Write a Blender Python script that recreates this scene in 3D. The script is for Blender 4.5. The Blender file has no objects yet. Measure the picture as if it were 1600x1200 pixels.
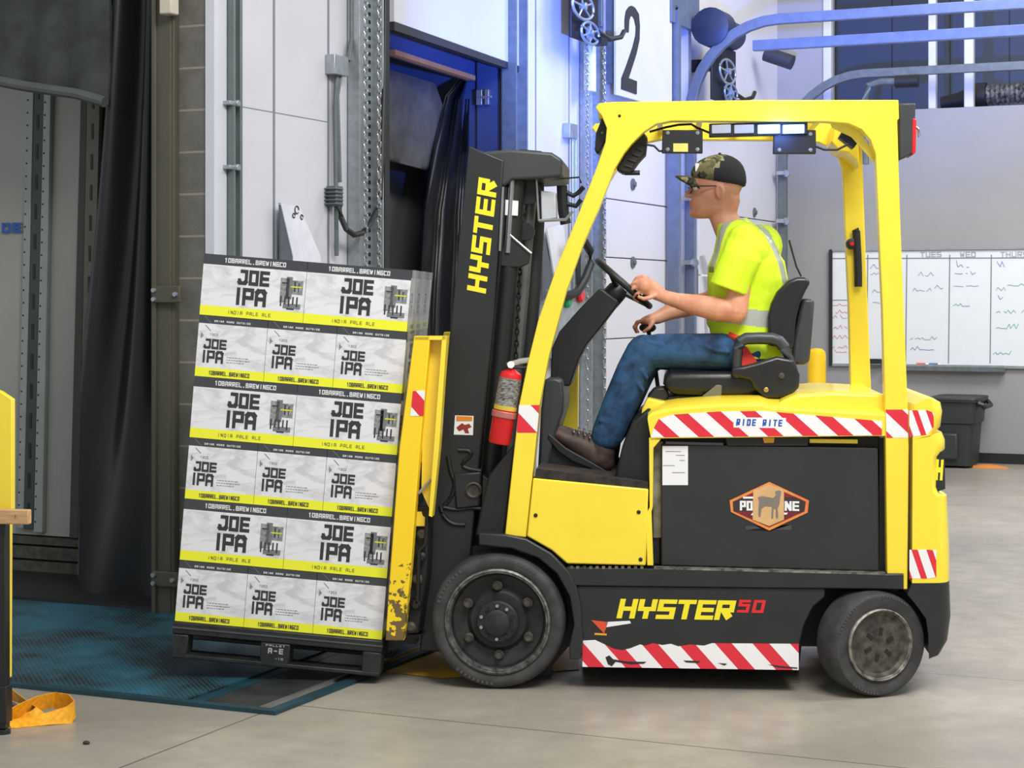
import bpy, bmesh, math, random
from mathutils import Vector, Matrix
random.seed(7)
R = math.radians
S = bpy.context.scene
COL = S.collection
FPX = 2872.0; CAMZ = 1.52; HOR = 470.0

# ---------------------------------------------------------------- camera, world, lights
cd = bpy.data.cameras.new('camera'); cam = bpy.data.objects.new('camera', cd); COL.objects.link(cam)
cam.location = (0, 0, CAMZ); cam.rotation_euler = (R(90), 0, 0)
cd.sensor_fit = 'HORIZONTAL'; cd.sensor_width = 36.0; cd.lens = 36.0*FPX/1600
cd.shift_y = -(600-HOR)/1600; cd.clip_end = 200
S.camera = cam
W = bpy.data.worlds.new('world'); S.world = W; W.use_nodes = True
W.node_tree.nodes['Background'].inputs[0].default_value = (0.93, 0.96, 1.0, 1)
W.node_tree.nodes['Background'].inputs[1].default_value = 0.62
def area(name, loc, target, sx, sy, power, col=(1, 1, 1)):
    l = bpy.data.lights.new(name, 'AREA'); l.shape = 'RECTANGLE'; l.size = sx; l.size_y = sy
    l.energy = power; l.color = col
    o = bpy.data.objects.new(name, l); COL.objects.link(o); o.location = loc
    o.rotation_euler = (Vector(target)-Vector(loc)).to_track_quat('-Z', 'Y').to_euler()
    return o
area('overhead_fill_light', (1.5, 3.0, 6.0), (1.0, 7.5, 0.6), 3.0, 2.0, 420, (1, .98, .95))  # unseen area lights added overhead to brighten the dock hall
area('overhead_fill_light', (5.0, 7.0, 6.0), (4.0, 8.0, 0), 3.0, 2.0, 260, (1, .98, .95))
area('overhead_fill_light', (4.6, 13.0, 5.6), (4.6, 15.0, 0), 3.0, 2.0, 330, (1, .98, .96))
S.view_settings.view_transform = 'Standard'; S.view_settings.look = 'None'
S.view_settings.gamma = 1.0; S.view_settings.use_curve_mapping = False
S.view_settings.exposure = 0.0

# ---------------------------------------------------------------- materials
def lin(c):
    r = []
    for x in c[:3]:
        x = x/255.0
        r.append(x/12.92 if x <= .04045 else ((x+.055)/1.055)**2.4)
    return (r[0], r[1], r[2], 1.0)
def newmat(name):
    m = bpy.data.materials.new(name); m.use_nodes = True
    return m, m.node_tree, m.node_tree.nodes['Principled BSDF']
def N(nt, t, **kw):
    n = nt.nodes.new(t)
    for k, v in kw.items(): setattr(n, k, v)
    return n
def mth(nt, op, a, b=None, c=None):
    n = N(nt, 'ShaderNodeMath', operation=op)
    for i, x in enumerate((a, b, c)):
        if x is None: continue
        if isinstance(x, (int, float)): n.inputs[i].default_value = x
        else: nt.links.new(x, n.inputs[i])
    return n.outputs[0]
def mixc(nt, f, a, b):
    n = N(nt, 'ShaderNodeMix', data_type='RGBA')
    for s, x in ((0, f), (6, a), (7, b)):
        if isinstance(x, (int, float)): n.inputs[s].default_value = x
        elif isinstance(x, tuple): n.inputs[s].default_value = x
        else: nt.links.new(x, n.inputs[s])
    return n.outputs[2]
def objco(nt): return N(nt, 'ShaderNodeTexCoord').outputs['Object']
def noise(nt, scale, detail=4, co=None, rough=.55, stretch=None):
    n = N(nt, 'ShaderNodeTexNoise'); n.inputs['Scale'].default_value = scale; n.inputs['Detail'].default_value = detail
    n.inputs['Roughness'].default_value = rough
    co = co or objco(nt)
    if stretch:
        mp = N(nt, 'ShaderNodeMapping'); mp.inputs['Scale'].default_value = stretch
        nt.links.new(co, mp.inputs['Vector']); co = mp.outputs[0]
    nt.links.new(co, n.inputs['Vector']); return n.outputs['Fac']
def ramp(nt, f, p0, p1):
    n = N(nt, 'ShaderNodeMapRange'); n.inputs[1].default_value = p0; n.inputs[2].default_value = p1
    nt.links.new(f, n.inputs[0]); return n.outputs[0]
def bump(nt, b, h, strength=.3, dist=.01):
    n = N(nt, 'ShaderNodeBump'); n.inputs['Strength'].default_value = strength; n.inputs['Distance'].default_value = dist
    nt.links.new(h, n.inputs['Height']); nt.links.new(n.outputs[0], b.inputs['Normal'])
MC = {}
def mat(name, c, rough=.5, metal=0.0, var=.06, vscale=8.0, bmp=0.0, bscale=60.0, c2=None, p=(.35, .65), stretch=None, coat=0.0, spec=.5):
    if name in MC: return MC[name]
    m, nt, b = newmat(name)
    c = lin(c); c2_ = lin(c2) if c2 else tuple(x*(1-var*2.2) for x in c[:3])+(1,)
    f = ramp(nt, noise(nt, vscale, 5, stretch=stretch), p[0], p[1])
    nt.links.new(mixc(nt, f, c2_, c), b.inputs['Base Color'])
    b.inputs['Roughness'].default_value = rough; b.inputs['Metallic'].default_value = metal
    b.inputs['Specular IOR Level'].default_value = spec
    if coat: b.inputs['Coat Weight'].default_value = coat
    if bmp: bump(nt, b, noise(nt, bscale, 4), bmp, .004)
    MC[name] = m; return m
def emis(name, c, s):
    m, nt, b = newmat(name); b.inputs['Base Color'].default_value = lin(c)
    b.inputs['Emission Color'].default_value = lin(c); b.inputs['Emission Strength'].default_value = s; return m
def stripes(name, x0, period, slope, duty=.5, ca=(222, 46, 62), cb=(240, 238, 238)):
    """diagonal warning tape; red where frac((x-x0+slope*(z))/period) < duty"""
    m, nt, b = newmat(name)
    sx = N(nt, 'ShaderNodeSeparateXYZ'); nt.links.new(objco(nt), sx.inputs[0])
    q = mth(nt, 'ADD', sx.outputs[0], mth(nt, 'MULTIPLY', sx.outputs[2], slope))
    q = mth(nt, 'FRACT', mth(nt, 'ADD', mth(nt, 'DIVIDE', mth(nt, 'SUBTRACT', q, x0), period), 100.0))
    f = mth(nt, 'LESS_THAN', q, duty)
    nt.links.new(mixc(nt, f, lin(cb), lin(ca)), b.inputs['Base Color']); b.inputs['Roughness'].default_value = .35
    return m

YEL = mat('yellow_paint', (253, 226, 62), .32, var=.03, vscale=3, coat=.2)
YELD = mat('yellow_paint_scratched', (250, 212, 34), .42, vscale=22, c2=(120, 96, 40), p=(.28, .36))
YSAFE = mat('safety_yellow', (252, 200, 10), .5, var=.04)
BLK = mat('black_paint', (40, 41, 42), .42, var=.08, vscale=6, bmp=.05)
BLK2 = mat('black_steel', (26, 27, 29), .5, var=.12, vscale=10, bmp=.08)
BATT = mat('battery_case_paint', (44, 45, 46), .62, var=.12, vscale=2.5, bmp=.15, bscale=300)
PLAS = mat('black_plastic', (30, 30, 32), .45, var=.1, vscale=14)
PLASG = mat('dark_grey_plastic', (58, 61, 64), .4, var=.08, vscale=9)
SEATM = mat('black_vinyl', (34, 34, 36), .33, var=.12, vscale=12, bmp=.1, bscale=90)
RUB = mat('tyre_rubber', (66, 66, 66), .7, vscale=14, c2=(46, 46, 47), bmp=.3, bscale=70)
RIMD = mat('dirty_rim', (40, 40, 40), .55, vscale=26, c2=(24, 24, 25), bmp=.25, bscale=90)
RIMB = mat('worn_rim_edge', (140, 138, 134), .45, .5, vscale=40, c2=(74, 74, 74))
RIMG = mat('grimy_steel_rim', (92, 88, 78), .6, .3, vscale=30, c2=(52, 50, 45), bmp=.3)
STEEL = mat('bright_steel', (176, 178, 180), .3, .8, var=.1)
GALV = mat('galvanised_steel', (168, 176, 180), .38, .55, var=.1, vscale=20)
GALVD = mat('dull_grey_steel', (108, 116, 118), .5, .35, var=.1, vscale=16)
WHT = mat('white_wall_panel', (200, 200, 208), .5, var=.015, vscale=2)
WHT2 = mat('white_steel', (204, 206, 214), .35, var=.02, vscale=3)
GREYW = mat('grey_painted_wall', (150, 150, 152), .7, var=.03, vscale=1.5, bmp=.05)
DBLUE = mat('dark_slate_panel', (62, 72, 92), .6, var=.08, vscale=2)
_nt = YELD.node_tree; _b = _nt.nodes['Principled BSDF']; _sx = N(_nt, 'ShaderNodeSeparateXYZ'); _nt.links.new(objco(_nt), _sx.inputs[0])
_th = mth(_nt, 'ADD', mth(_nt, 'MULTIPLY', ramp(_nt, _sx.outputs[2], .62, .2), .30), .26)     # scraped bare towards the foot
_w = mth(_nt, 'LESS_THAN', noise(_nt, 34, 6), _th); _nt.links.new(mixc(_nt, _w, lin((250, 212, 34)), lin((112, 92, 52))), _b.inputs['Base Color'])
RED = mat('red_paint', (216, 28, 34), .35, var=.05)
WHITE = mat('white_sticker', (240, 240, 240), .5, var=.02)
YTXT = mat('yellow_lettering', (250, 232, 40), .45, var=.02)
RTXT = mat('red_lettering', (225, 40, 40), .45, var=.02)
INK = mat('black_ink', (44, 44, 47), .6, var=.05)
BRASS = mat('brass', (190, 160, 90), .35, .7)
ORANGE = mat('orange_reflector', (245, 170, 30), .4)
OLIVE = mat('olive_steel_frame', (84, 82, 68), .6, var=.1, vscale=6, stretch=(1, 1, .2))
VINYL = mat('black_curtain_vinyl', (24, 25, 28), .34, var=.15, vscale=3, bmp=.15, bscale=14)
DIRTY = mat('dusty_grey_canvas', (62, 66, 66), .8, vscale=6, c2=(44, 46, 47), bmp=.4, bscale=30)
WOOD = mat('pale_wood', (206, 168, 122), .6, vscale=10, c2=(178, 136, 92), stretch=(1, 8, 8))

# ---------------------------------------------------------------- frames
class Frame:
    def __init__(s, origin, yaw):
        s.o = Vector(origin); s.yaw = yaw
        c, n = math.cos(yaw), math.sin(yaw)
        s.x = Vector((c, n, 0)); s.y = Vector((-n, c, 0)); s.z = Vector((0, 0, 1))
    def world(s, p): return s.o + s.x*p[0] + s.y*p[1] + s.z*p[2]
    def px(s, px, py, axis, val):
        """where the sight line through a photo pixel meets the plane axis=val of this frame"""
        d = Vector(((px-800)/FPX, 1.0, (HOR-py)/FPX)); c = Vector((0, 0, CAMZ))
        n = {'x': s.x, 'y': s.y, 'z': s.z}[axis]
        t = (val - (c-s.o).dot(n))/d.dot(n)
        q = c + d*t - s.o
        return Vector((q.dot(s.x), q.dot(s.y), q.dot(s.z)))
T = Frame((-20/FPX*7.18, 7.18, 0), R(-5))            # forklift: x to its rear, y away from the camera
BD = Frame(((323-800)/FPX*8.84, 8.84, 0), R(-23.9))   # building: origin at the outside corner of the block wall
def tv(px, py, v): return T.px(px, py, 'y', v)
def tu(px, v, py=600): return tv(px, py, v)[0]
OFF = {}; FR = {}

# ---------------------------------------------------------------- mesh builder
def earclip_face(bm, vs):
    return bm.faces.new(vs)
class MB:
    def __init__(s): s.v = []; s.f = []; s.m = []
    def add(s, vs, fs, mi=0):
        o = len(s.v); s.v += [Vector(p) for p in vs]
        for f in fs: s.f.append(tuple(i+o for i in f)); s.m.append(mi)
        return s
    def box(s, a, b, mi=0):
        x0, y0, z0 = a; x1, y1, z1 = b
        return s.add([(x0, y0, z0), (x1, y0, z0), (x1, y1, z0), (x0, y1, z0), (x0, y0, z1), (x1, y0, z1), (x1, y1, z1), (x0, y1, z1)],
                     [(0, 3, 2, 1), (4, 5, 6, 7), (0, 1, 5, 4), (1, 2, 6, 5), (2, 3, 7, 6), (3, 0, 4, 7)], mi)
    def hexa(s, bot, top, mi=0):
        return s.add(list(bot)+list(top), [(0, 3, 2, 1), (4, 5, 6, 7), (0, 1, 5, 4), (1, 2, 6, 5), (2, 3, 7, 6), (3, 0, 4, 7)], mi)
    def prism(s, poly, y0, y1, mi=0, axis='y'):
        n = len(poly)
        def P(p, h):
            if axis == 'y': return (p[0], h, p[1])
            if axis == 'x': return (h, p[0], p[1])
            return (p[0], p[1], h)
        vs = [P(p, y0) for p in poly]+[P(p, y1) for p in poly]
        fs = [tuple(range(n)), tuple(range(2*n-1, n-1, -1))]+[(i, i+n, (i+1) % n+n, (i+1) % n) for i in range(n)]
        return s.add(vs, fs, mi)
    def tprism(s, pts, v0, v1, mi=0):
        """outline in photo pixels on the plane y=v0 of the forklift frame, given thickness to v1"""
        return s.prism([(q[0], q[2]) for q in (tv(x, y, v0) for x, y in pts)], v0, v1, mi)
    def ring(s, c, t, r, n, up=None, ry=None):
        t = t.normalized(); up = Vector(up) if up else (Vector((0, 0, 1)) if abs(t.z) < .9 else Vector((0, 1, 0)))
        a = t.cross(up).normalized(); b = a.cross(t).normalized(); ry = r if ry is None else ry
        return [c + a*math.cos(2*math.pi*i/n)*r + b*math.sin(2*math.pi*i/n)*ry for i in range(n)]
    def loft(s, rings, mi=0, cap=True, closed=False):
        n = len(rings[0]); o = len(s.v); k = len(rings)
        for r in rings: s.v += [Vector(p) for p in r]
        for j in range(k if closed else k-1):
            for i in range(n):
                a, b = o+j*n, o+((j+1) % k)*n
                s.f.append((a+i, a+(i+1) % n, b+(i+1) % n, b+i)); s.m.append(mi)
        if cap and not closed:
            s.f.append(tuple(o+i for i in range(n-1, -1, -1))); s.m.append(mi)
            s.f.append(tuple(o+(k-1)*n+i for i in range(n))); s.m.append(mi)
        return s
    def tube(s, pts, r, n=10, mi=0, up=None, ry=None, closed=False):
        pts = [Vector(p) for p in pts]; rings = []
        k = len(pts)
        for i, p in enumerate(pts):
            if closed: t = pts[(i+1) % k]-pts[i-1]
            else: t = pts[min(i+1, k-1)]-pts[max(i-1, 0)]
            rr = r[i] if isinstance(r, (list, tuple)) else r
            yy = ry[i] if isinstance(ry, (list, tuple)) else ry
            rings.append(s.ring(p, t, rr, n, up, yy))
        return s.loft(rings, mi, True, closed)
    def lathe(s, prof, c, axis, n=40, mi=0):
        """prof: (radius, height along axis)"""
        c = Vector(c); ax = Vector(axis).normalized()
        up = Vector((0, 0, 1)) if abs(ax.z) < .9 else Vector((0, 1, 0))
        a = ax.cross(up).normalized(); b = a.cross(ax)
        rings = [[c+ax*h+(a*math.cos(2*math.pi*i/n)+b*math.sin(2*math.pi*i/n))*max(r, 1e-4) for i in range(n)] for r, h in prof]
        return s.loft(rings, mi, True)
    def cyl(s, a, b, r, n=16, mi=0):
        a = Vector(a); b = Vector(b); return s.lathe([(r, 0), (r, (b-a).length)], a, b-a, n, mi)
    def ball(s, c, r, mi=0, n=16, sc=(1, 1, 1)):
        c = Vector(c); rings = []
        for j in range(n+1):
            t = math.pi*j/n; rr = max(math.sin(t), 1e-3)
            rings.append([c+Vector((math.cos(2*math.pi*i/n)*rr*r*sc[0], math.sin(2*math.pi*i/n)*rr*r*sc[1], -math.cos(t)*r*sc[2])) for i in range(n)])
        return s.loft(rings, mi, True)
    def chain(s, pts, r, link=.028, mi=0):
        """a chain of oval links along a path"""
        pts = [Vector(p) for p in pts]; k = 0
        for a, b in zip(pts, pts[1:]):
            n = max(1, int((b-a).length/link)); d = (b-a)/n; t = d.normalized()
            u = t.cross(Vector((0, 1, 0)) if abs(t.y) < .9 else Vector((1, 0, 0))).normalized(); w = u.cross(t)
            for i in range(n):
                c = a+d*(i+.5); q = u if k % 2 else w; k += 1
                s.tube([c+t*math.cos(x)*link*.66+q*math.sin(x)*link*.3 for x in [j*math.pi/4 for j in range(8)]], r, 5, mi, closed=True)
        return s
    def build(s, name, mats, parent=None, bevel=0, seg=2, smooth=35, sub=0, off=None, solid=0):
        me = bpy.data.meshes.new(name)
        o_ = Vector(off) if off is not None else (OFF[parent.name] if parent is not None else Vector((0, 0, 0)))
        me.from_pydata([tuple(v-o_) for v in s.v], [], s.f)
        mats = mats if isinstance(mats, (list, tuple)) else [mats]
        for m in mats: me.materials.append(m)
        me.polygons.foreach_set('material_index', s.m)
        bm = bmesh.new(); bm.from_mesh(me)
        bmesh.ops.recalc_face_normals(bm, faces=bm.faces[:]); bm.to_mesh(me); bm.free()
        if smooth:
            me.polygons.foreach_set('use_smooth', [True]*len(me.polygons)); me.set_sharp_from_angle(angle=R(smooth))
        me.update()
        o = bpy.data.objects.new(name, me); COL.objects.link(o)
        if parent is not None:
            o.parent = parent; OFF[o.name] = o_; FR[o.name] = FR[parent.name]
        if bevel:
            b = o.modifiers.new('bevel', 'BEVEL'); b.width = bevel; b.segments = seg; b.limit_method = 'ANGLE'; b.angle_limit = R(40)
        if sub:
            b = o.modifiers.new('sub', 'SUBSURF'); b.levels = sub; b.render_levels = sub
        return o
def tag(o, label=None, cat=None, group=None, kind=None):
    if label: o['label'] = label
    if cat: o['category'] = cat
    if group: o['group'] = group
    if kind: o['kind'] = kind
    return o
def thing(name, label, cat, fr, base, group=None):
    o = bpy.data.objects.new(name, None); COL.objects.link(o); o.empty_display_size = .1
    o.location = fr.world(base); o.rotation_euler = (0, 0, fr.yaw)
    OFF[o.name] = Vector(base); FR[o.name] = fr
    return tag(o, label, cat, group)
def solo(mb, name, mats, fr, base, label=None, cat=None, group=None, kind=None, **kw):
    o = mb.build(name, mats, off=base, **kw)
    o.location = fr.world(base); o.rotation_euler = (0, 0, fr.yaw)
    OFF[o.name] = Vector(base); FR[o.name] = fr
    return tag(o, label, cat, group, kind)
def blob(mb, name, mats, parent, voxel=.006, smooth_it=6, pick=None, tex=0):
    """fuse overlapping closed lofts into one continuous skin"""
    me = bpy.data.meshes.new('t'); me.from_pydata([tuple(v) for v in mb.v], [], mb.f)
    bm = bmesh.new(); bm.from_mesh(me); bmesh.ops.recalc_face_normals(bm, faces=bm.faces[:]); bm.to_mesh(me); bm.free()
    o = bpy.data.objects.new('t', me); COL.objects.link(o)
    r = o.modifiers.new('r', 'REMESH'); r.mode = 'VOXEL'; r.voxel_size = voxel
    if smooth_it:
        q = o.modifiers.new('s', 'SMOOTH'); q.iterations = smooth_it; q.factor = .5
    dg = bpy.context.evaluated_depsgraph_get(); ev = o.evaluated_get(dg)
    m2 = bpy.data.meshes.new_from_object(ev)
    bpy.data.objects.remove(o)
    off = OFF[parent.name]
    for m in mats: m2.materials.append(m)
    if pick:
        for p in m2.polygons: p.material_index = pick(p.center, p.normal)
    for v in m2.vertices: v.co -= off
    m2.polygons.foreach_set('use_smooth', [True]*len(m2.polygons)); m2.name = name
    n = bpy.data.objects.new(name, m2); COL.objects.link(n); n.parent = parent
    OFF[n.name] = off; FR[n.name] = FR[parent.name]
    return n

# ---------------------------------------------------------------- block lettering
G = {
'A': [[(0, 0), (0, 5), (1, 6), (3, 6), (4, 5), (4, 0)], [(0, 2.4), (4, 2.4)]],
'B': [[(0, 0), (0, 6), (3.5, 6), (3.5, 3), (0, 3)], [(3.5, 3), (4, 3), (4, 0), (0, 0)]],
'C': [[(4, 0), (.6, 0), (0, .6), (0, 5.4), (.6, 6), (4, 6)]],
'D': [[(0, 0), (0, 6), (3, 6), (4, 5), (4, 1), (3, 0), (0, 0)]],
'E': [[(4, 0), (0, 0), (0, 6), (4, 6)], [(0, 3), (3.7, 3)]],
'F': [[(0, 0), (0, 6), (4, 6)], [(0, 3), (3.5, 3)]],
'G': [[(4, 6), (0, 6), (0, 0), (4, 0), (4, 3), (2, 3)]],
'H': [[(0, 0), (0, 6)], [(4, 0), (4, 6)], [(0, 3), (4, 3)]],
'I': [[(2, 0), (2, 6)]],
'J': [[(1.2, 6), (4, 6), (4, 1), (3.2, 0), (.6, 0), (0, .8), (0, 1.4)]],
'K': [[(0, 0), (0, 6)], [(0, 2.6), (4, 6)], [(1.2, 3.4), (4, 0)]],
'L': [[(0, 6), (0, 0), (4, 0)]],
'M': [[(0, 0), (0, 6), (2, 3), (4, 6), (4, 0)]],
'N': [[(0, 0), (0, 6), (4, 0), (4, 6)]],
'O': [[(0, 0), (0, 6), (4, 6), (4, 0), (0, 0)]],
'P': [[(0, 0), (0, 6), (4, 6), (4, 2.6), (0, 2.6)]],
'R': [[(0, 0), (0, 6), (4, 6), (4, 3), (0, 3)], [(2.1, 2.5), (3.55, .35)]],
'S': [[(0, 0), (4, 0), (4, 3), (0, 3), (0, 6), (4, 6)]],
'T': [[(0, 6), (4, 6)], [(2, 6), (2, 0)]],
'U': [[(0, 6), (0, 0), (4, 0), (4, 6)]],
'V': [[(0, 6), (2, 0), (4, 6)]],
'W': [[(0, 6), (.8, 0), (2, 4), (3.2, 0), (4, 6)]],
'Y': [[(0, 6), (0, 3), (4, 3), (4, 6)], [(2, 3), (2, 0)]],
'0': [[(0, 0), (0, 6), (4, 6), (4, 0), (0, 0)]],
'1': [[(1, 4.8), (2, 6), (2, 0)]],
'2': [[(0, 4.6), (.4, 5.6), (1.2, 6), (2.8, 6), (3.7, 5.4), (4, 4.4), (3.7, 3.2), (.3, .4), (0, 0), (4, 0)]],
'3': [[(0, 6), (4, 6), (4, 0), (0, 0)], [(1, 3), (4, 3)]],
'5': [[(4, 6), (0, 6), (0, 3.6), (4, 3.6), (4, 0), (0, 0)]],
'.': [[(1.6, 0), (2.4, 0)]], '-': [[(.6, 3), (3.4, 3)]], ' ': [],
}
def write(mb, txt, mp, h, adv, wid, th, tv_=None, slant=0.0, mi=0):
    """txt as thick strokes; mp maps (along, up) metres to a 3D point; adv step, wid letter width, th/tv_ stroke widths"""
    tv_ = tv_ or th; x0 = 0
    o0 = mp(0, 0); nrm = (mp(1, 0)-o0).cross(mp(0, 1)-o0).normalized(); cnt = 0
    for ch in txt:
        cnt = 0
        for pl in G.get(ch, []):
            P = [(p[0]/4*(wid-tv_)+tv_/2, p[1]/6*(h-th)+th/2) for p in pl]
            for a, b in zip(P, P[1:]):
                dx, dy = b[0]-a[0], b[1]-a[1]; L = math.hypot(dx, dy) or 1e-6
                ux, uy = dx/L, dy/L
                hw = (abs(uy)*tv_+abs(ux)*th)/2; ex = (abs(ux)*tv_+abs(uy)*th)/2
                if abs(ux) > .05 and abs(uy) > .05: ex *= .45
                q = [(a[0]-ux*ex-uy*hw, a[1]-uy*ex+ux*hw), (a[0]-ux*ex+uy*hw, a[1]-uy*ex-ux*hw),
                     (b[0]+ux*ex+uy*hw, b[1]+uy*ex-ux*hw), (b[0]+ux*ex-uy*hw, b[1]+uy*ex+ux*hw)]
                cnt += 1; mb.add([mp(x0+u+slant*w, w)+nrm*.00012*cnt for u, w in q], [(0, 1, 2, 3)], mi)
        x0 += adv
def write_px(mb, txt, p0, p1, v, h_px, th, tv_, slant=0.0, mi=0, up=None, gapf=.82):
    """lettering in the forklift frame from baseline pixel p0 to p1 on plane y=v"""
    A = tv(p0[0], p0[1], v); B = tv(p1[0], p1[1], v); d = (B-A); L = d.length; d.normalize()
    upv = Vector((-d.z, 0, d.x)); h = h_px*7.18/FPX
    adv = L/len(txt)
    write(mb, txt, lambda a, b: A+d*a+upv*b, h, adv, adv*gapf, th, tv_, slant, mi)

# ================================================================ THE BUILDING
def bz(px, py, off=0.0): return BD.px(px, py, 'x', off)       # on the long white dock wall
def by(px, py, off=0.0): return BD.px(px, py, 'y', off)       # on a wall facing the camera
FARY = BD.px(1550, 724, 'z', 0)[1]
O0 = (0, 0, 0)
# floor -------------------------------------------------------------------
jx0 = BD.px(290, 1160, 'z', 0)[0]; jy0 = BD.px(900, 1147, 'z', 0)[1]; jy1 = BD.px(1525, 1058, 'z', 0)[1]; jy2 = BD.px(1540, 880, 'z', 0)[1]
m, nt, b = newmat('polished_concrete')
f1 = ramp(nt, noise(nt, .9, 6), .35, .65); f2 = ramp(nt, noise(nt, 7, 5), .35, .7)
sx = N(nt, 'ShaderNodeSeparateXYZ'); nt.links.new(objco(nt), sx.inputs[0])
c = mixc(nt, f1, lin((140, 134, 123)), lin((172, 165, 150)))
c = mixc(nt, mth(nt, 'MULTIPLY', f2, .45), c, lin((116, 114, 111)))
j = None
for ax, v0 in ((0, jx0), (1, jy0), (1, jy1), (1, jy2), (0, jx0+3.6), (0, jx0+7.2), (1, jy2+3.0)):
    d = mth(nt, 'LESS_THAN', mth(nt, 'ABSOLUTE', mth(nt, 'SUBTRACT', sx.outputs[ax], v0)), .0045)
    j = d if j is None else mth(nt, 'MAXIMUM', j, d)
stop = mth(nt, 'MAXIMUM', mth(nt, 'LESS_THAN', sx.outputs[1], -1.66), mth(nt, 'GREATER_THAN', sx.outputs[0], 1.4))
c = mixc(nt, mth(nt, 'MULTIPLY', mth(nt, 'MULTIPLY', j, stop), .75), c, lin((70, 66, 60)))
nt.links.new(c, b.inputs['Base Color'])
nt.links.new(mth(nt, 'ADD', mth(nt, 'MULTIPLY', f2, .15), .27), b.inputs['Roughness'])
bump(nt, b, noise(nt, 40, 4), .08, .004)
g = MB().box((-6, -9, -.25), (12, FARY+2.5, 0)); solo(g, 'floor', m, BD, O0, kind='structure')

# block wall round the first dock ------------------------------------------
m, nt, b = newmat('grey_block_wall')
sx = N(nt, 'ShaderNodeSeparateXYZ'); nt.links.new(objco(nt), sx.inputs[0])
row = mth(nt, 'DIVIDE', sx.outputs[2], .203)
fz = mth(nt, 'FRACT', mth(nt, 'ADD', row, 20.0)); par = mth(nt, 'FRACT', mth(nt, 'MULTIPLY', mth(nt, 'FLOOR', row), .5))
fx = mth(nt, 'FRACT', mth(nt, 'ADD', mth(nt, 'ADD', mth(nt, 'DIVIDE', sx.outputs[0], .406), 20.0), par))
mo = mth(nt, 'MAXIMUM', mth(nt, 'LESS_THAN', fz, .05), mth(nt, 'LESS_THAN', fx, .025))
nz = ramp(nt, noise(nt, 9, 6), .3, .7)
c = mixc(nt, nz, lin((92, 91, 84)), lin((112, 110, 102)))
nt.links.new(mixc(nt, mo, c, lin((140, 137, 126))), b.inputs['Base Color']); b.inputs['Roughness'].default_value = .85
bump(nt, b, mth(nt, 'SUBTRACT', noise(nt, 120, 3), mth(nt, 'MULTIPLY', mo, .9)), .5, .006)
BLOCK = m
xo = by(262, 500)[0]
g = MB().box((xo, 0, 0), (-.005, .24, 6.2)); solo(g, 'wall_block', BLOCK, BD, O0, kind='structure')
g = MB().box((-6, 0, 3.4), (xo, .24, 6.2)); solo(g, 'wall_block_upper', BLOCK, BD, O0, kind='structure')

# the long white dock wall --------------------------------------------------
m, nt, b = newmat('white_insulated_panel')
sx = N(nt, 'ShaderNodeSeparateXYZ'); nt.links.new(objco(nt), sx.inputs[0])
ls = None
for px_ in (428, 513, 837, 889, 1012):
    y_ = bz(px_, 400)[1]
    d = mth(nt, 'LESS_THAN', mth(nt, 'ABSOLUTE', mth(nt, 'SUBTRACT', sx.outputs[1], y_)), .012)
    ls = d if ls is None else mth(nt, 'MAXIMUM', ls, d)
zs = bz(440, 178)[2]
d = mth(nt, 'LESS_THAN', mth(nt, 'ABSOLUTE', mth(nt, 'SUBTRACT', sx.outputs[2], zs)), .003)
d = mth(nt, 'MULTIPLY', d, mth(nt, 'LESS_THAN', sx.outputs[1], bz(513, 300)[1]))
ls = mth(nt, 'MAXIMUM', ls, d)
nz = noise(nt, 2, 3)
c = mixc(nt, nz, lin((192, 192, 200)), lin((210, 210, 216)))
nt.links.new(mixc(nt, ls, c, lin((120, 126, 136))), b.inputs['Base Color']); b.inputs['Roughness'].default_value = .42
bump(nt, b, mth(nt, 'SUBTRACT', 1.0, ls), .6, .006)
PANEL = m
yo0, yo1 = bz(604, 500)[1], bz(790, 500)[1]
zo = bz(700, 70)[2]
g = MB()
g.box((-.2, .242, 0), (0, yo0, 6.2)).box((-.2, yo1, 0), (0, FARY+2.5, 6.2)).box((-.2, yo0, zo+.05), (0, yo1, 6.2))
solo(g, 'wall_dock', PANEL, BD, O0, kind='structure')
# far wall, with the open storage bay above it
zc = by(1520, 167, FARY)[2]; xb = by(1284, 100, FARY)[0]
g = MB().box((0, FARY, 0), (12, FARY+.2, zc)).box((0, FARY, zc), (xb, FARY+.2, 6.2))
solo(g, 'wall_far', GREYW, BD, O0, kind='structure')
m, nt, b = newmat('slate_panels')
sx = N(nt, 'ShaderNodeSeparateXYZ'); nt.links.new(objco(nt), sx.inputs[0])
d = mth(nt, 'MAXIMUM', mth(nt, 'LESS_THAN', mth(nt, 'FRACT', mth(nt, 'DIVIDE', sx.outputs[0], .62)), .03), mth(nt, 'LESS_THAN', mth(nt, 'FRACT', mth(nt, 'DIVIDE', sx.outputs[2], 1.1)), .012))
nt.links.new(mixc(nt, d, lin((62, 74, 98)), lin((36, 42, 56))), b.inputs['Base Color']); b.inputs['Roughness'].default_value = .6
g = MB().box((xb-.5, FARY+2.3, zc-.4), (12, FARY+2.5, 6.2)); solo(g, 'wall_storage_bay', m, BD, O0, kind='structure')
g = MB().box((xb-.5, FARY+.2, zc-.4), (12, FARY+2.3, zc-.1)); solo(g, 'trim_storage_ledge', GREYW, BD, O0, kind='structure')
zb = by(1550, 708, FARY)[2]
g = MB().box((.0, FARY-.015, 0), (12, FARY, zb)); solo(g, 'baseboard_far', PLAS, BD, O0, kind='structure')
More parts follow.
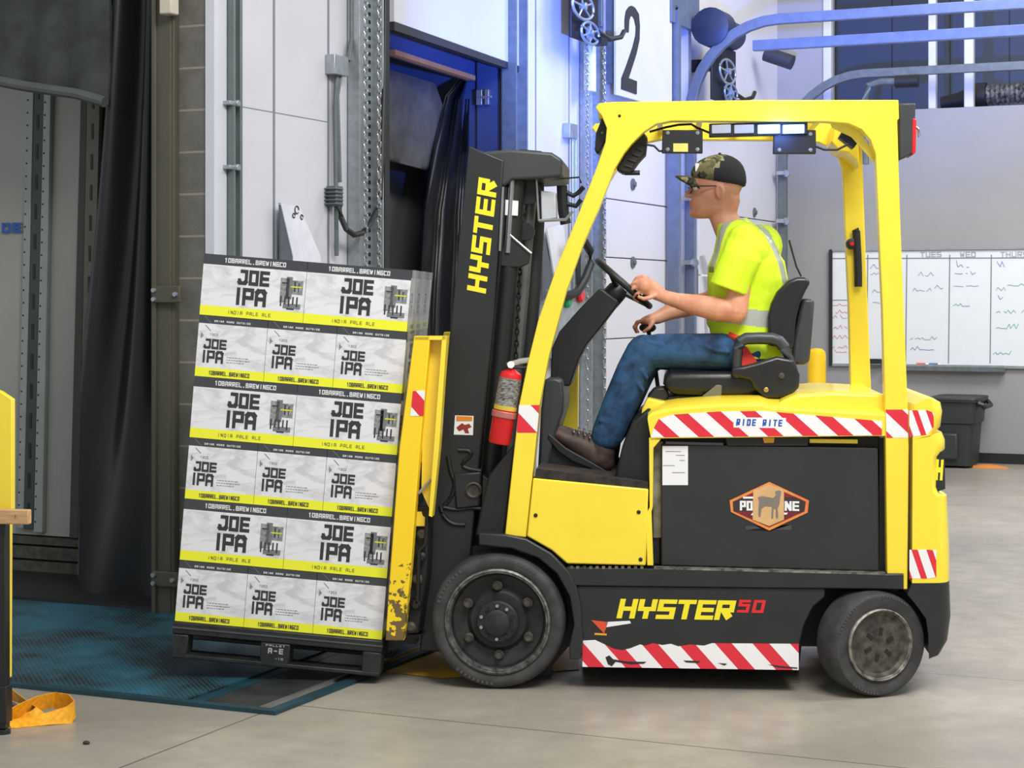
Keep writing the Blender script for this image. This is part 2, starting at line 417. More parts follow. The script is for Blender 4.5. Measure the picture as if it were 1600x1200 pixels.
# posts that stand in the open bay
for i, (pa, pb, lb) in enumerate(((1284, 1297, 'white post in front of the dark storage bay, nearest the blue-lit corner'),
                              (1449, 1461, 'slim white post in middle of the dark storage bay'),
                              (1505, 1520, 'white post in front of the dark storage bay, beside the flexible duct'))):
    xa, xc = by(pa, 100, FARY)[0], by(pb, 100, FARY)[0]
    g = MB().box((xa, FARY+.03, zc), (xc, FARY+.12, 6.2))
    solo(g, 'bay_post', WHT2, BD, (xa, FARY+.08, zc), lb, 'post', 'white posts of the storage bay', bevel=.01)
# corrugated black duct
p0, p1 = by(1540, 150, FARY+.5), by(1640, 140, FARY+.5)
g = MB(); n_ = 26
g.tube([p0.lerp(p1, i/n_) for i in range(n_+1)], [.105 if i % 2 else .085 for i in range(n_+1)], 16)
foil = mat('crinkled_silver_foil', (150, 150, 150), .4, .5, vscale=30, c2=(50, 50, 52), bmp=.5)
th = thing('flexible_duct', 'silver flexible duct with black end lying on ledge of the storage bay', 'duct', BD, p0)
g.build('corrugated_hose', foil, th)
g = MB(); g.tube([p0+Vector((-.42, 0, -.06)), p0+Vector((-.25, 0, -.04)), p0+Vector((-.08, 0, 0)), p0+Vector((.01, 0, 0))], [.07, .085, .13, .13], 16)
g.build('end_collar', PLAS, th)

# whiteboard ------------------------------------------------------------------
a0, a1 = by(1297, 390, FARY), by(1598, 576, FARY)
x0, z1 = a0[0], a0[2]; z0 = by(1400, 573, FARY)[2]; x1 = x0+2.9
wb = thing('whiteboard', 'large white dry-erase board with handwritten columns on grey wall', 'whiteboard', BD, (x0, FARY, z0))
g = MB().box((x0+.02, FARY-.02, z0+.02), (x1-.02, FARY-.005, z1-.02)); g.build('writing_surface', mat('dry_erase_white', (222, 226, 230), .25, var=.01), wb)
g = MB(); f_ = .025
g.box((x0, FARY-.04, z0), (x1, FARY, z0+f_), 0).box((x0, FARY-.04, z1-f_*.7), (x1, FARY, z1), 0).box((x1-f_, FARY-.04, z0), (x1, FARY, z1), 0).box((x0, FARY-.045, z0), (x0+.03, FARY, z1), 1)
g.build('frame', [GALV, PLAS], wb)
tl = by(1572, 580, FARY)[0]
g = MB().box((x0+.55, FARY-.11, z0-.03), (tl, FARY-.01, z0+.012)).box((x0+.55, FARY-.11, z0-.03), (tl, FARY-.1, z0+.03)); g.build('marker_tray', GALV, wb)
g = MB(); gy = FARY-.022
def wl(pxa, pya, pxb, pyb, w=.005, mi=0):
    A = by(pxa, pya, gy); B = by(pxb, pyb, gy); d = (B-A).normalized(); n = Vector((-d.z, 0, d.x))*w
    g.add([A-n, B-n, B+n, A+n], [(0, 1, 2, 3)], mi)
for px_ in (1356, 1417, 1484, 1549): wl(px_, 398, px_-2, 568)
wl(1299, 404, 1600, 403); wl(1299, 469, 1324, 469, .004)
g.build('column_rules', mat('grey_marker', (120, 126, 134), .6), wb)
inks = [mat('red_marker', (214, 130, 140), .6), mat('blue_marker', (112, 140, 200), .6), mat('green_marker', (100, 176, 166), .6), mat('faded_marker', (150, 160, 172), .6)]
g = MB()
for px_, s_ in ((1438, 'TUES'), (1500, 'WED'), (1563, 'THURS')):
    A = by(px_, 402, gy-.001); write(g, s_, lambda a, b, A=A: A+Vector((a, 0, b)), .05, .052, .042, .008, .008, 0, 3)
def scribble(px0, px1, py, mi, hgt=.045):
    A = by(px0, py, gy-.001); B = by(px1, py, gy-.001); n = max(3, int((B-A).length/.022)); pts = []
    for i in range(n+1): pts.append(A.lerp(B, i/n)+Vector((random.uniform(-.006, .006), 0, random.uniform(0, hgt) if i % 2 else random.uniform(0, .01))))
    for a, b_ in zip(pts, pts[1:]):
        if random.random() < .12: continue
        d = (b_-a).normalized(); q = Vector((-d.z, 0, d.x))*.0028; g.add([a-q, b_-q, b_+q, a+q], [(0, 1, 2, 3)], mi)
for y_ in (478, 490, 498, 515, 530, 545, 551): scribble(1301, 1324, y_, 0)
scribble(1360, 1374, 420, 1); scribble(1361, 1374, 430, 1); scribble(1363, 1375, 458, 3); scribble(1363, 1376, 474, 3)
scribble(1434, 1458, 432, 3); scribble(1426, 1456, 456, 3); scribble(1460, 1474, 452, 3); scribble(1422, 1464, 531, 3); scribble(1422, 1460, 548, 1)
scribble(1489, 1514, 418, 1, .08); scribble(1489, 1524, 429, 1); scribble(1490, 1530, 448, 3, .02); scribble(1489, 1516, 479, 2, .07)
scribble(1554, 1570, 418, 1, .06); scribble(1575, 1600, 447, 2); scribble(1556, 1572, 455, 3); scribble(1554, 1568, 468, 1, .06); scribble(1556, 1600, 490, 2); scribble(1556, 1592, 514, 2, .05); scribble(1551, 1580, 554, 2)
g.build('handwriting', inks, wb)
for pa, pb, c_, lb in ((1432, 1451, (226, 96, 70), 'red marker pen lying in the tray under the whiteboard'), (1452, 1470, (60, 120, 170), 'blue marker pen lying in the tray under the whiteboard')):
    A = by(pa, 572, FARY-.06); B = by(pb, 572, FARY-.06); A.z = B.z = z0+.012+.016
    g = MB(); g.cyl(A, A.lerp(B, .75), .015, 10, 0).cyl(A.lerp(B, .75), B, .011, 10, 1)
    solo(g, 'marker_pen', [mat('pen_'+lb[:3].strip(), c_, .4), WHITE], BD, A, lb, 'marker pen', 'marker pens in the tray')
A = by(1359, 569, FARY-.06); B = by(1378, 569, FARY-.06)
g = MB().box((A.x, FARY-.09, z0+.013), (B.x, FARY-.04, z0+.075), 0).box((A.x, FARY-.092, z0+.013), (B.x, FARY-.038, z0+.03), 1)
solo(g, 'board_eraser', [PLAS, GALVD], BD, (A.x, FARY-.06, z0+.013), 'dark board eraser in the whiteboard tray, seen between yellow pillars', 'eraser', bevel=.006)

# rubbish bin by the far wall ---------------------------------------------------
pb = BD.px(1490, 728, 'z', 0); cx, cy = pb[0], FARY-.42
bn = thing('rubbish_bin', 'black plastic wheeled rubbish bin standing against the far grey wall', 'bin', BD, (cx, cy, 0))
hb = .66
def sq(cx, cy, z, w, d, r=.06, n=5):
    o = []
    for sx_, sy_, a in ((1, -1, -90), (1, 1, 0), (-1, 1, 90), (-1, -1, 180)):
        for i in range(n):
            t = R(a+90*i/(n-1)); o.append(Vector((cx+sx_*(w-r)+math.cos(t)*r, cy+sy_*(d-r)+math.sin(t)*r, z)))
    return o
zt = by(1500, 622, cy-.3)[2]
wt = (by(1532, 640, cy)[0]-by(1468, 640, cy)[0])/2*1.16; cx2 = by(1535, 640, cy)[0]-wt
g = MB().loft([sq(cx2-.02, cy, .02, wt*.8, .22), sq(cx2-.02, cy, zt*.62, wt*.9, .26), sq(cx2-.01, cy, zt*.64, wt*.94, .275), sq(cx2, cy, zt*.93, wt*.97, .29), sq(cx2, cy, zt*.94, wt*1.04, .31), sq(cx2, cy, zt*.98, wt*1.04, .31)])
g.build('bin_body', mat('bin_plastic', (46, 50, 50), .5, var=.08), bn)
g = MB().loft([sq(cx2, cy, zt*.975, wt*1.06, .32), sq(cx2, cy, zt, wt*1.05, .315), sq(cx2, cy, zt*1.01, wt*.9, .27)]); g.build('bin_lid', mat('bin_plastic', (46, 50, 50)), bn)
g = MB().tube([(cx2+wt*1.0, cy-.24, zt*.93), (cx2+wt*1.2, cy-.24, zt*.9), (cx2+wt*1.22, cy-.2, zt*.87), (cx2+wt*1.2, cy+.2, zt*.87), (cx2+wt*1.0, cy+.24, zt*.93)], .022, 8); g.build('handle', PLAS, bn)
g = MB().box((cx2-wt*.7, cy-.285, zt*.12), (cx2+wt*.2, cy-.24, zt*.5)); g.build('moulded_panel', mat('bin_plastic', (46, 50, 50)), bn, bevel=.02)
A = BD.px(1542, 731, 'z', 0); g = MB(); g.loft([[A+Vector((x*s, y*s, z)) for x, y in ((-.16, -.05), (-.05, -.08), (.1, -.06), (.2, .0), (.08, .06), (-.1, .07))] for s, z in ((1, .001), (.8, .02), (.3, .032))])
solo(g, 'crumpled_rag', mat('orange_cloth', (206, 130, 60), .8), BD, A, 'small orange rag on the floor beside the black bin', 'rag')

# bollards ------------------------------------------------------------------------
def bollard(pxl, pxr, pyt, y_, lb):
    A = by(pxl, pyt, y_); B = by(pxr, pyt, y_); r = (B-A).length/2; c = (A+B)/2
    g = MB().lathe([(r, 0), (r, A.z-.06), (r*.92, A.z-.025), (r*.6, A.z), (.001, A.z+.008)], (c.x, y_, 0), (0, 0, 1), 24)
    solo(g, 'bollard', YSAFE, BD, (c.x, y_, 0), lb, 'bollard')
bollard(1262, 1290, 545, FARY-.9, 'yellow round-topped safety bollard standing behind the seat of the forklift')

# dock 1: frame post, curtain, flap, trailer -----------------------------------------
A = by(246, 900, -.03); B = by(272, 900, -.03)
g = MB().box((A.x, -.05, 0), (A.x+.09, .06, 3.9)).box((A.x+.09, -.02, 0), (B.x, .06, 3.9)).box((A.x-.012, -.065, 0), (A.x+.012, -.04, 3.9)).box((B.x-.01, -.045, 0), (B.x+.01, 0, 3.9))
ps = thing('dock_frame_post', 'olive steel upright at the edge of the left dock opening beside black curtain', 'post', BD, (A.x, 0, 0))
g.build('upright', OLIVE, ps, bevel=.004)
for pyc in (460, 905):
    C0 = by(238, pyc-13, -.08); C1 = by(281 if pyc < 600 else 276, pyc+13, -.08)
    g = MB().box((C0.x, -.085, C1.z), (C1.x, -.066, C0.z)); br = g.build('bracket_plate', OLIVE, ps, bevel=.004)
    for fx_, fz_ in ((.1, .75), (.1, .2), (.88, .5)):
        g = MB(); g.cyl((C0.x+(C1.x-C0.x)*fx_, -.1, C1.z+(C0.z-C1.z)*fz_), (C0.x+(C1.x-C0.x)*fx_, -.08, C1.z+(C0.z-C1.z)*fz_), .011, 8)
        g.build('bolt', GALV, br)
C0 = by(252, 0, -.1); C1 = by(271, 22, -.1)
g = MB().box((C0.x, -.12, C1.z), (C1.x, -.05, C1.z+.2)); g.build('cap_block', mat('cream_plastic', (206, 198, 180), .5), ps, bevel=.008)
# curtain: vertical folds that bend towards the foot
def folded(pl, pr, ztop, zbot, off, amp, nfold, ph, name_pts=60, thick=.012, lean=0.0):
    mbx = MB(); nx, nz_ = name_pts, 40; fr = []; bk = []
    for j in range(nz_+1):
        t = j/nz_; z = ztop+(zbot-ztop)*t
        for i in range(nx+1):
            s_ = i/nx
            x = pl+(pr-pl)*s_
            w = amp*(.35+.65*math.sin(math.pi*min(1, t*1.1+.1))**.8)*(math.sin(nfold*2*math.pi*(s_*(1-.35*t)+lean*t*t)+ph)+.35*math.sin(nfold*5.1*s_+5*t+ph))
            fr.append(Vector((x, off+w, z)))
    m_ = nx+1
    vs = fr+[p+Vector((0, thick, 0)) for p in fr]; o2 = len(fr); fs = []
    for j in range(nz_):
        for i in range(nx):
            a = j*m_+i; fs.append((a, a+1, a+m_+1, a+m_)); fs.append((o2+a, o2+a+m_, o2+a+m_+1, o2+a+1))
    for j in range(nz_): a = j*m_; fs.append((a, a+m_, o2+a+m_, o2+a)); a += nx; fs.append((a, o2+a, o2+a+m_, a+m_))
    for i in range(nx): a = i; fs.append((a, o2+a, o2+a+1, a+1)); a = nz_*m_+i; fs.append((a, a+1, o2+a+1, o2+a))
    return mbx.add(vs, fs)
cl, cr = by(124, 930, .22)[0], by(252, 500, .12)[0]
g = folded(cl, cr, 3.7, .02, .22, .05, 2.3, .8, lean=.5)
for k, v in enumerate(g.v):      # the left edge narrows upward
    t = (v.z)/3.7; v.x = cr+(v.x-cr)*(1.04-.1*v.z)
solo(g, 'dock_curtain', VINYL, BD, (cl, .22, 0), 'glossy black vinyl side curtain hanging at the left dock opening', 'curtain', smooth=80)
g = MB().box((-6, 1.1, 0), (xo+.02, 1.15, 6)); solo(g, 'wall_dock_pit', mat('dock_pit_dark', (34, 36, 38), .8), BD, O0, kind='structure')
# head flap of dock 1
P = [by(x, y, .14) for x, y in ((-60, -60), (166, -60), (172, 30), (166, 163), (122, 152), (-60, 120))]
g = MB(); n_ = 24
bot = [(-60, 119), (40, 138), (122, 150), (166, 163)]
def ib(x, pts):
    for (a, b_), (c_, d_) in zip(pts, pts[1:]):
        if x <= c_: return b_+(d_-b_)*(x-a)/(c_-a)
    return pts[-1][1]
rows = []
for j in range(13):
    t = j/12; row = []
    for i in range(n_+1):
        x = -60+226*i/n_+(t*(1-t)*22 if i == n_ else 0); yb = ib(min(x, 166), bot); y = -60+(yb+60)*t
        row.append(by(x, y, .15-.03*math.sin(i*.9+t*2)*t-.05*t))
    rows.append(row)
vs = [p for r in rows for p in r]; o2 = len(vs); vs += [p+Vector((0, .02, 0)) for p in vs[:]]; m_ = n_+1; fs = []
for j in range(12):
    for i in range(n_):
        a = j*m_+i; fs += [(a, a+1, a+m_+1, a+m_), (o2+a, o2+a+m_, o2+a+m_+1, o2+a+1)]
for j in range(12): a = j*m_; fs.append((a, a+m_, o2+a+m_, o2+a)); a += n_; fs.append((a, o2+a, o2+a+m_, a+m_))
for i in range(n_): a = i; fs.append((a, o2+a, o2+a+1, a+1)); a = 12*m_+i; fs.append((a, a+1, o2+a+1, o2+a))
fl = thing('dock_head_flap', 'dusty dark grey canvas flap hanging across top of the left dock opening', 'dock flap', BD, by(100, 140, .1))
MB().add(vs, fs).build('canvas', DIRTY, fl, smooth=70)
g = MB(); g.tube([by(x, ib(x, bot)-3, .075) for x in range(-60, 167, 8)], .028, 10); g.build('rolled_hem', mat('grey_hem', (84, 88, 86), .75, bmp=.3), fl)
# trailer seen through the opening
ty = .75
tr = thing('truck_trailer', 'grey trailer parked behind the left dock opening, ribbed with slotted posts', 'trailer', BD, (by(60, 900, ty)[0], ty, 0))
x0_, x1_ = by(-80, 500, ty)[0], by(150, 500, ty)[0]; zk = by(60, 836, ty)[2]
g = MB().box((x0_, ty, zk), (x1_, ty+.04, 3.9)); g.build('side_panel', mat('trailer_grey', (156, 158, 150), .5, .0, var=.06, vscale=1.5), tr)
g = MB(); z_ = .02
while z_ < zk: g.box((x0_, ty-.05, z_), (x1_+.02, ty, min(z_+.075, zk)-.008)); z_ += .08
g.build('kick_boards', mat('weathered_kick_board', (78, 78, 68), .8, vscale=20, c2=(52, 52, 46), bmp=.3), tr)
def slotted(pl_t, pr_t, pl_b, pr_b, pyb, m_, slotw, rivets, name, off):
    """upright between pixel edges at the top (y=130) and at pyb"""
    zt_, zb_ = 3.6, by(100, pyb, off)[2]
    A0, A1 = by(pl_t, 150, off), by(pr_t, 150, off); B0, B1 = by(pl_b, pyb, off), by(pr_b, pyb, off)
    def X(a, b_, z): return a.x+(b_.x-a.x)*(a.z-z)/(a.z-b_.z)
    g = MB(); g.hexa([(X(A0, B0, zb_), off, zb_), (X(A1, B1, zb_), off, zb_), (X(A1, B1, zb_), off+.03, zb_), (X(A0, B0, zb_), off+.03, zb_)],
                     [(X(A0, B0, zt_), off, zt_), (X(A1, B1, zt_), off, zt_), (X(A1, B1, zt_), off+.03, zt_), (X(A0, B0, zt_), off+.03, zt_)])
    o = g.build(name, m_, tr, bevel=.003)
    if not (slotw or rivets): return
    g = MB(); z = zb_+.06
    while z < 2.9:
        a, b_ = X(A0, B0, z), X(A1, B1, z); c_ = (a+b_)/2
        if slotw: g.box((c_-slotw/2, off-.003, z), (c_+slotw/2, off+.001, z+.085), 0); z += .165
        if rivets:
            for xx in ((a+.012),): g.ball((xx, off-.001, z), .005, 0, 6)
            z += .07
    g.build('slots' if slotw else 'rivets', BLK2, o)
lg = mat('light_rail_steel', (150, 154, 150), .45, .2, var=.05); dg_ = mat('dark_rail_steel', (62, 74, 70), .5, .2)
slotted(41, 52, 26, 36, 830, lg, 0, True, 'rivet_strip', ty-.035)
slotted(52, 68, 36, 52, 830, dg_, .016, False, 'cargo_track', ty-.03)
slotted(68, 79, 52, 66, 835, lg, 0, True, 'rivet_strip', ty-.035)
slotted(136, 156, 121, 137, 900, mat('olive_rail', (104, 104, 92), .55, .2), .014, False, 'cargo_track', ty-.08)
slotted(126, 136, 108, 122, 840, mat('olive_rail_edge', (66, 66, 58), .6), 0, False, 'corner_trim', ty-.05)
g = MB(); A = by(3, 364, ty-.012)
write(g, 'DE', lambda a, b_: A+Vector((a, 0, b_)), .055, .075, .062, .013, .018)
for k in range(2):
    for u in (0, .05):
        g.add([A+Vector((k*.075-.006, 0, u)), A+Vector((k*.075+.025, 0, u)), A+Vector((k*.075+.025, 0, u+.006)), A+Vector((k*.075-.006, 0, u+.006))], [(0, 1, 2, 3)])
g.build('lettering', mat('blue_lettering', (30, 84, 170), .5), tr)

# dock leveller plate -------------------------------------------------------------
LV0 = BD.px(430, 1113, 'z', 0.012); lx, ly = LV0[0], LV0[1]
m, nt, b = newmat('teal_checker_plate')
co = objco(nt); sx = N(nt, 'ShaderNodeSeparateXYZ'); nt.links.new(co, sx.inputs[0])
u = mth(nt, 'MULTIPLY', mth(nt, 'ADD', sx.outputs[0], sx.outputs[1]), 38.0); v = mth(nt, 'MULTIPLY', mth(nt, 'SUBTRACT', sx.outputs[0], sx.outputs[1]), 38.0)
ck = mth(nt, 'MULTIPLY', mth(nt, 'SINE', mth(nt, 'MULTIPLY', u, 3.14)), mth(nt, 'SINE', mth(nt, 'MULTIPLY', v, 3.14)))
ck = ramp(nt, mth(nt, 'ABSOLUTE', ck), .45, .6)
wear = ramp(nt, noise(nt, 2.2, 6), .4, .62)
c = mixc(nt, wear, lin((26, 38, 44)), lin((44, 106, 126)))
c = mixc(nt, mth(nt, 'MULTIPLY', ck, .35), c, lin((80, 116, 124)))
nt.links.new(c, b.inputs['Base Color']); b.inputs['Metallic'].default_value = .2; b.inputs['Roughness'].default_value = .42
bump(nt, b, ck, .6, .004)
dl = thing('dock_leveler', 'teal checker-plate dock leveler set in the floor before the left dock', 'dock leveler', BD, (0, ly, 0))
g = MB().box((-4.2, ly+.05, .002), (lx-.42, -.02, .014)); g.build('deck_plate', m, dl)
TEAL = mat('teal_steel', (34, 74, 88), .4, .3, vscale=8, c2=(34, 62, 72))
g = MB().box((-4.2, ly, .001), (lx, ly+.04, .016)).box((lx-.045, ly+.04, .001), (lx, -.02, .016)); g.build('frame_angle', TEAL, dl)
g = MB().box((lx-.41, ly+.05, .001), (lx-.35, -.02, .009)); g.build('side_strip', TEAL, dl)
g = MB().box((lx-.34, ly+.05, .001), (lx-.1, -.02, .011)); g.build('lip_plate', mat('dark_lip_steel', (62, 66, 66), .4, .3, vscale=9, c2=(44, 47, 48)), dl)
g = MB().box((lx-.1, ly+.05, .001), (lx-.085, -.02, .014)); g.build('worn_edge', STEEL, dl)
A = BD.px(60, 955, 'z', 0)
g = MB().box((-4.2, -.02, 0), (xo, .7, .03)); solo(g, 'trim_threshold', BLK2, BD, O0, kind='structure')

# dock 2: opening in the white wall ----------------------------------------------
g = MB()
q = [bz(x, y, 0) for x, y in ((604, 34), (808, 106), (808, 116), (604, 48))]
g.hexa([q[3], q[2], q[2]+Vector((.05, 0, 0)), q[3]+Vector((.05, 0, 0))], [q[0], q[1], q[1]+Vector((.05, 0, 0)), q[0]+Vector((.05, 0, 0))])
dr = thing('overhead_door', 'raised white overhead dock door with black bottom seal above the second dock', 'door', BD, bz(700, 90))
g.build('bottom_seal', mat('dark_seal', (40, 42, 50), .6), dr)
g = MB(); q = [bz(x, y, .01) for x, y in ((606, -300), (812, -260), (808, 106), (606, 34))]
g.hexa([q[3], q[2], q[2]+Vector((.04, 0, 0)), q[3]+Vector((.04, 0, 0))], [q[0], q[1], q[1]+Vector((.04, 0, 0)), q[0]+Vector((.04, 0, 0))])
g.build('door_panel', WHT, dr)
# recess walls behind
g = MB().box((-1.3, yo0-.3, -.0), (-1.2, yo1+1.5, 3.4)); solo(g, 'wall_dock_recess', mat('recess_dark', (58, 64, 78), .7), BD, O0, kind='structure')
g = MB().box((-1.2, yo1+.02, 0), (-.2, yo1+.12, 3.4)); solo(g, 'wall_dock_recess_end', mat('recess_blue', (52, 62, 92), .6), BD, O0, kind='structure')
q = [bz(x, y, -.22) for x, y in ((606, 78), (732, 119), (732, 126), (606, 86))]
g = MB().hexa([q[3], q[2], q[2]+Vector((.05, 0, 0)), q[3]+Vector((.05, 0, 0))], [q[0], q[1], q[1]+Vector((.05, 0, 0)), q[0]+Vector((.05, 0, 0))])
solo(g, 'trim_timber_header', mat('orange_timber', (200, 140, 90), .6), BD, O0, kind='structure')
q = [bz(x, y, -.24) for x, y in ((604, 30), (812, 100), (812, 150), (735, 126), (604, 84))]
g = MB(); g.add([(p.x, p.y, p.z) for p in q]+[(p.x-.04, p.y, p.z) for p in q], [(0, 1, 2, 3, 4), (9, 8, 7, 6, 5)]+[(i, i+5, (i+1) % 5+5, (i+1) % 5) for i in range(5)])
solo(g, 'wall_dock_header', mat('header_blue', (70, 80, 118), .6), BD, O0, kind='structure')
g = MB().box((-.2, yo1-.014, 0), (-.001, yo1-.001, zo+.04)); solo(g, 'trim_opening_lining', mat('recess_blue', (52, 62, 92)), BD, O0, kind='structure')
A = bz(742, 150, -.16); g = MB().box((-.19, yo1-.05, A.z-.05), (-.15, yo1-.016, A.z+.05)).box((-.13, yo1-.05, A.z-.05), (-.10, yo1-.016, A.z+.05)).cyl((-.19, yo1-.04, A.z), (-.08, yo1-.04, A.z), .012, 8)
solo(g, 'curtain_clamp', STEEL, BD, (-.14, yo1-.03, A.z-.05), 'bright metal clamp at top edge of the second dock curtain', 'clamp', bevel=.002)
# hanging flap and curtain of dock 2
def wsheet(edge_l, edge_r, name, m_, lb, cat, off, amp, nf, thick=.02):
    """sheet in the plane parallel to the dock wall between two pixel polylines of equal length"""
    rows = []
    for j, ((ax, ay), (bx_, by_)) in enumerate(zip(edge_l, edge_r)):
        row = []
        for i in range(25):
            s_ = i/24; p = bz(ax+(bx_-ax)*s_, ay+(by_-ay)*s_, off+amp*math.sin(nf*2*math.pi*s_+j*.5)); row.append(p)
        rows.append(row)
    vs = [p for r in rows for p in r]; o2 = len(vs); vs += [p+Vector((-thick, 0, 0)) for p in vs[:]]; fs = []; k = len(rows)
    for j in range(k-1):
        for i in range(24):
            a = j*25+i; fs += [(a, a+1, a+26, a+25), (o2+a, o2+a+25, o2+a+26, o2+a+1)]
        a = j*25; fs.append((a, a+25, o2+a+25, o2+a)); a += 24; fs.append((a, o2+a, o2+a+25, a+25))
    for i in range(24): a = i; fs.append((a, o2+a, o2+a+1, a+1)); a = (k-1)*25+i; fs.append((a, a+1, o2+a+1, o2+a))
    return solo(MB().add(vs, fs), name, m_, BD, rows[-1][12], lb, cat, smooth=80)
wsheet([(606, 108), (606, 125), (606, 160), (606, 200), (606, 243), (606, 250)], [(680, 130), (692, 165), (688, 200), (684, 230), (680, 262), (676, 268)],
       'dock_head_flap', mat('creased_grey_canvas', (66, 66, 66), .8, vscale=7, c2=(48, 49, 50), bmp=.5, bscale=22), 'creased grey canvas flap hanging in the second dock opening behind mast', 'dock flap', -.32, .02, 1.3)
wsheet([(722, 122), (700, 150), (682, 230), (664, 330), (655, 480), (650, 700), (645, 900)], [(737, 128), (740, 160), (742, 240), (742, 330), (742, 480), (742, 700), (742, 900)],
       'dock_curtain', VINYL, 'black vinyl curtain gathered beside the second dock opening behind mast', 'curtain', -.3, .03, 2.6)
A = bz(655, 260, -.6)
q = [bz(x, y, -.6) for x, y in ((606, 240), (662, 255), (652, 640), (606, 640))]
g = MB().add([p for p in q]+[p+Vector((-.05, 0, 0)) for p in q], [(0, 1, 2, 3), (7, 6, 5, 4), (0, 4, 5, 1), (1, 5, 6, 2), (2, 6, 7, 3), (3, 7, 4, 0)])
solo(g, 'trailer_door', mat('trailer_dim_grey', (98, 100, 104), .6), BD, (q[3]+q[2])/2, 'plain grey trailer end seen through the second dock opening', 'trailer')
# things along the white wall --------------------------------------------------------
def wb_(px0, px1, pyt, pyb, o0, o1, ztop=None, mbx=None, mi=0):
    """upright box on the dock wall; zt/zb are read where it starts"""
    A = bz(px0, pyt, o1); B = bz(px1, pyb, o1); C_ = bz(px0, pyb, o1)
    mbx = mbx or MB(); return mbx.box((o0, A.y, C_.z if pyb < 1300 else 0), (o1, B.y, ztop if ztop else A.z), mi)
# corner track by the block wall
tk = thing('door_track', 'white and grey steel door track at the corner beside the block wall', 'door track', BD, (0, 0, 0))
A = bz(324, 300, .0)
y1_, y2_, y3_ = bz(346, 300)[1], bz(361, 300)[1], bz(374, 300)[1]
g = MB().box((0, -.01, 0), (.03, y1_, 5.5)).box((.0, -.012, 0), (.05, .01, 5.5)); g.build('jamb_plate', WHT2, tk)
g = MB().box((0, y1_, 0), (.02, y3_, 5.5)).box((.02, y1_+.005, 0), (.07, y1_+.02, 5.5)).box((.02, y2_, 0), (.055, y2_+.02, 5.5)); g.build('track_channel', mat('green_grey_steel', (112, 124, 122), .45, .3), tk, bevel=.003)
for py_ in (162, 262):
    g = MB(); p = bz(357, py_, .03); g.box((.02, p.y-.05, p.z-.01), (.07, p.y+.05, p.z+.01)); g.cyl((.05, p.y, p.z), (.09, p.y, p.z), .016, 12); g.build('roller_bracket', GALV, tk, bevel=.003)
# perforated strut with chains, dock 2 left side
def strut(px0, px1, o1, name, lb, holes=True, m_=None, ztop=5.5, cat='door track'):
    y0_, y1_ = bz(px0, 300, o1)[1], bz(px1, 300, o1)[1]
    t_ = thing(name, lb, cat, BD, (0, y0_, 0))
    MB().box((.0, y0_, 0), (o1, y0_+.012, ztop)).box((.0, y1_-.012, 0), (o1, y1_, ztop)).box((0, y0_, 0), (.01, y1_, ztop)).build('channel', m_ or GALV, t_, bevel=.002)
    if holes:
        g = MB(); z = .6
        while z < 3.4: g.box((.009, y1_-.055, z), (.0125, y1_-.03, z+.02)); z += .045
        g.build('perforations', BLK2, t_)
    return t_
st = strut(562, 600, .08, 'door_track', 'perforated galvanised door track left of the second dock opening, hung with chains')
for px_, z0_, z1_, lb in ((571, bz(571, 360, .12)[2], 3.6, 'long galvanised chain hanging nearer the junction box'), (592, bz(592, 395, .12)[2], 3.6, 'long galvanised chain hanging beside the black cable at dock opening')):
    p = bz(px_, 300, .12); g = MB(); g.chain([(.12, p.y, z1_), (.12, p.y, 1.0)], .006, .034)
    solo(g, 'hoist_chain', STEEL, BD, (.12, p.y, 1.0), lb, 'chain', 'hoist chains left of dock opening', smooth=60)
p = bz(605, 300, .05); g = MB(); g.box((0, p.y-.03, 0), (.05, p.y+.03, 5.5)); solo(g, 'trim_opening_edge', BLK2, BD, O0, kind='structure')
# junction box, conduit, switch, hose
jb = thing('junction_box', 'grey electrical junction box with conduits on white wall left of dock opening', 'electrical box', BD, bz(534, 100))
g = wb_(523, 545, 84, 115, 0, .06); g.build('enclosure', GALV, jb, bevel=.004)
g = MB()
g.tube([bz(527, 113, .03), bz(524, 160, .03), bz(526, 400, .03)], .012, 8); g.tube([bz(532, 113, .03), bz(527, 150, .03), bz(531, 285, .03)], .012, 8)
g.tube([bz(550, -40, .03), bz(550, 60, .03), bz(544, 95, .04)], .014, 8); g.build('conduit', GALVD, jb)
g = MB(); g.tube([bz(550.5, 120, .006), bz(550.5, 400, .006)], .004, 6); g.build('red_cable', RED, jb)
sw = thing('limit_switch', 'ribbed grey limit switch below the junction box feeding a black hose', 'switch', BD, bz(530, 305))
g = wb_(525, 536, 290, 322, 0, .06)
for k in range(5): wb_(524, 537, 293+k*6, 295+k*6, 0, .07, mbx=g)
g.build('switch_body', GALVD, sw, bevel=.002)
g = MB(); g.tube([bz(x, y, .06+.05*s_) for x, y, s_ in ((530, 322, 0), (533, 340, .5), (541, 358, 1), (553, 367, 1), (566, 364, 1), (578, 350, 1), (588, 330, 1), (593, 310, .8), (597, 240, .5), (601, 100, .3), (602, -20, .3))], .016, 10); g.build('black_hose', BLK2, sw)
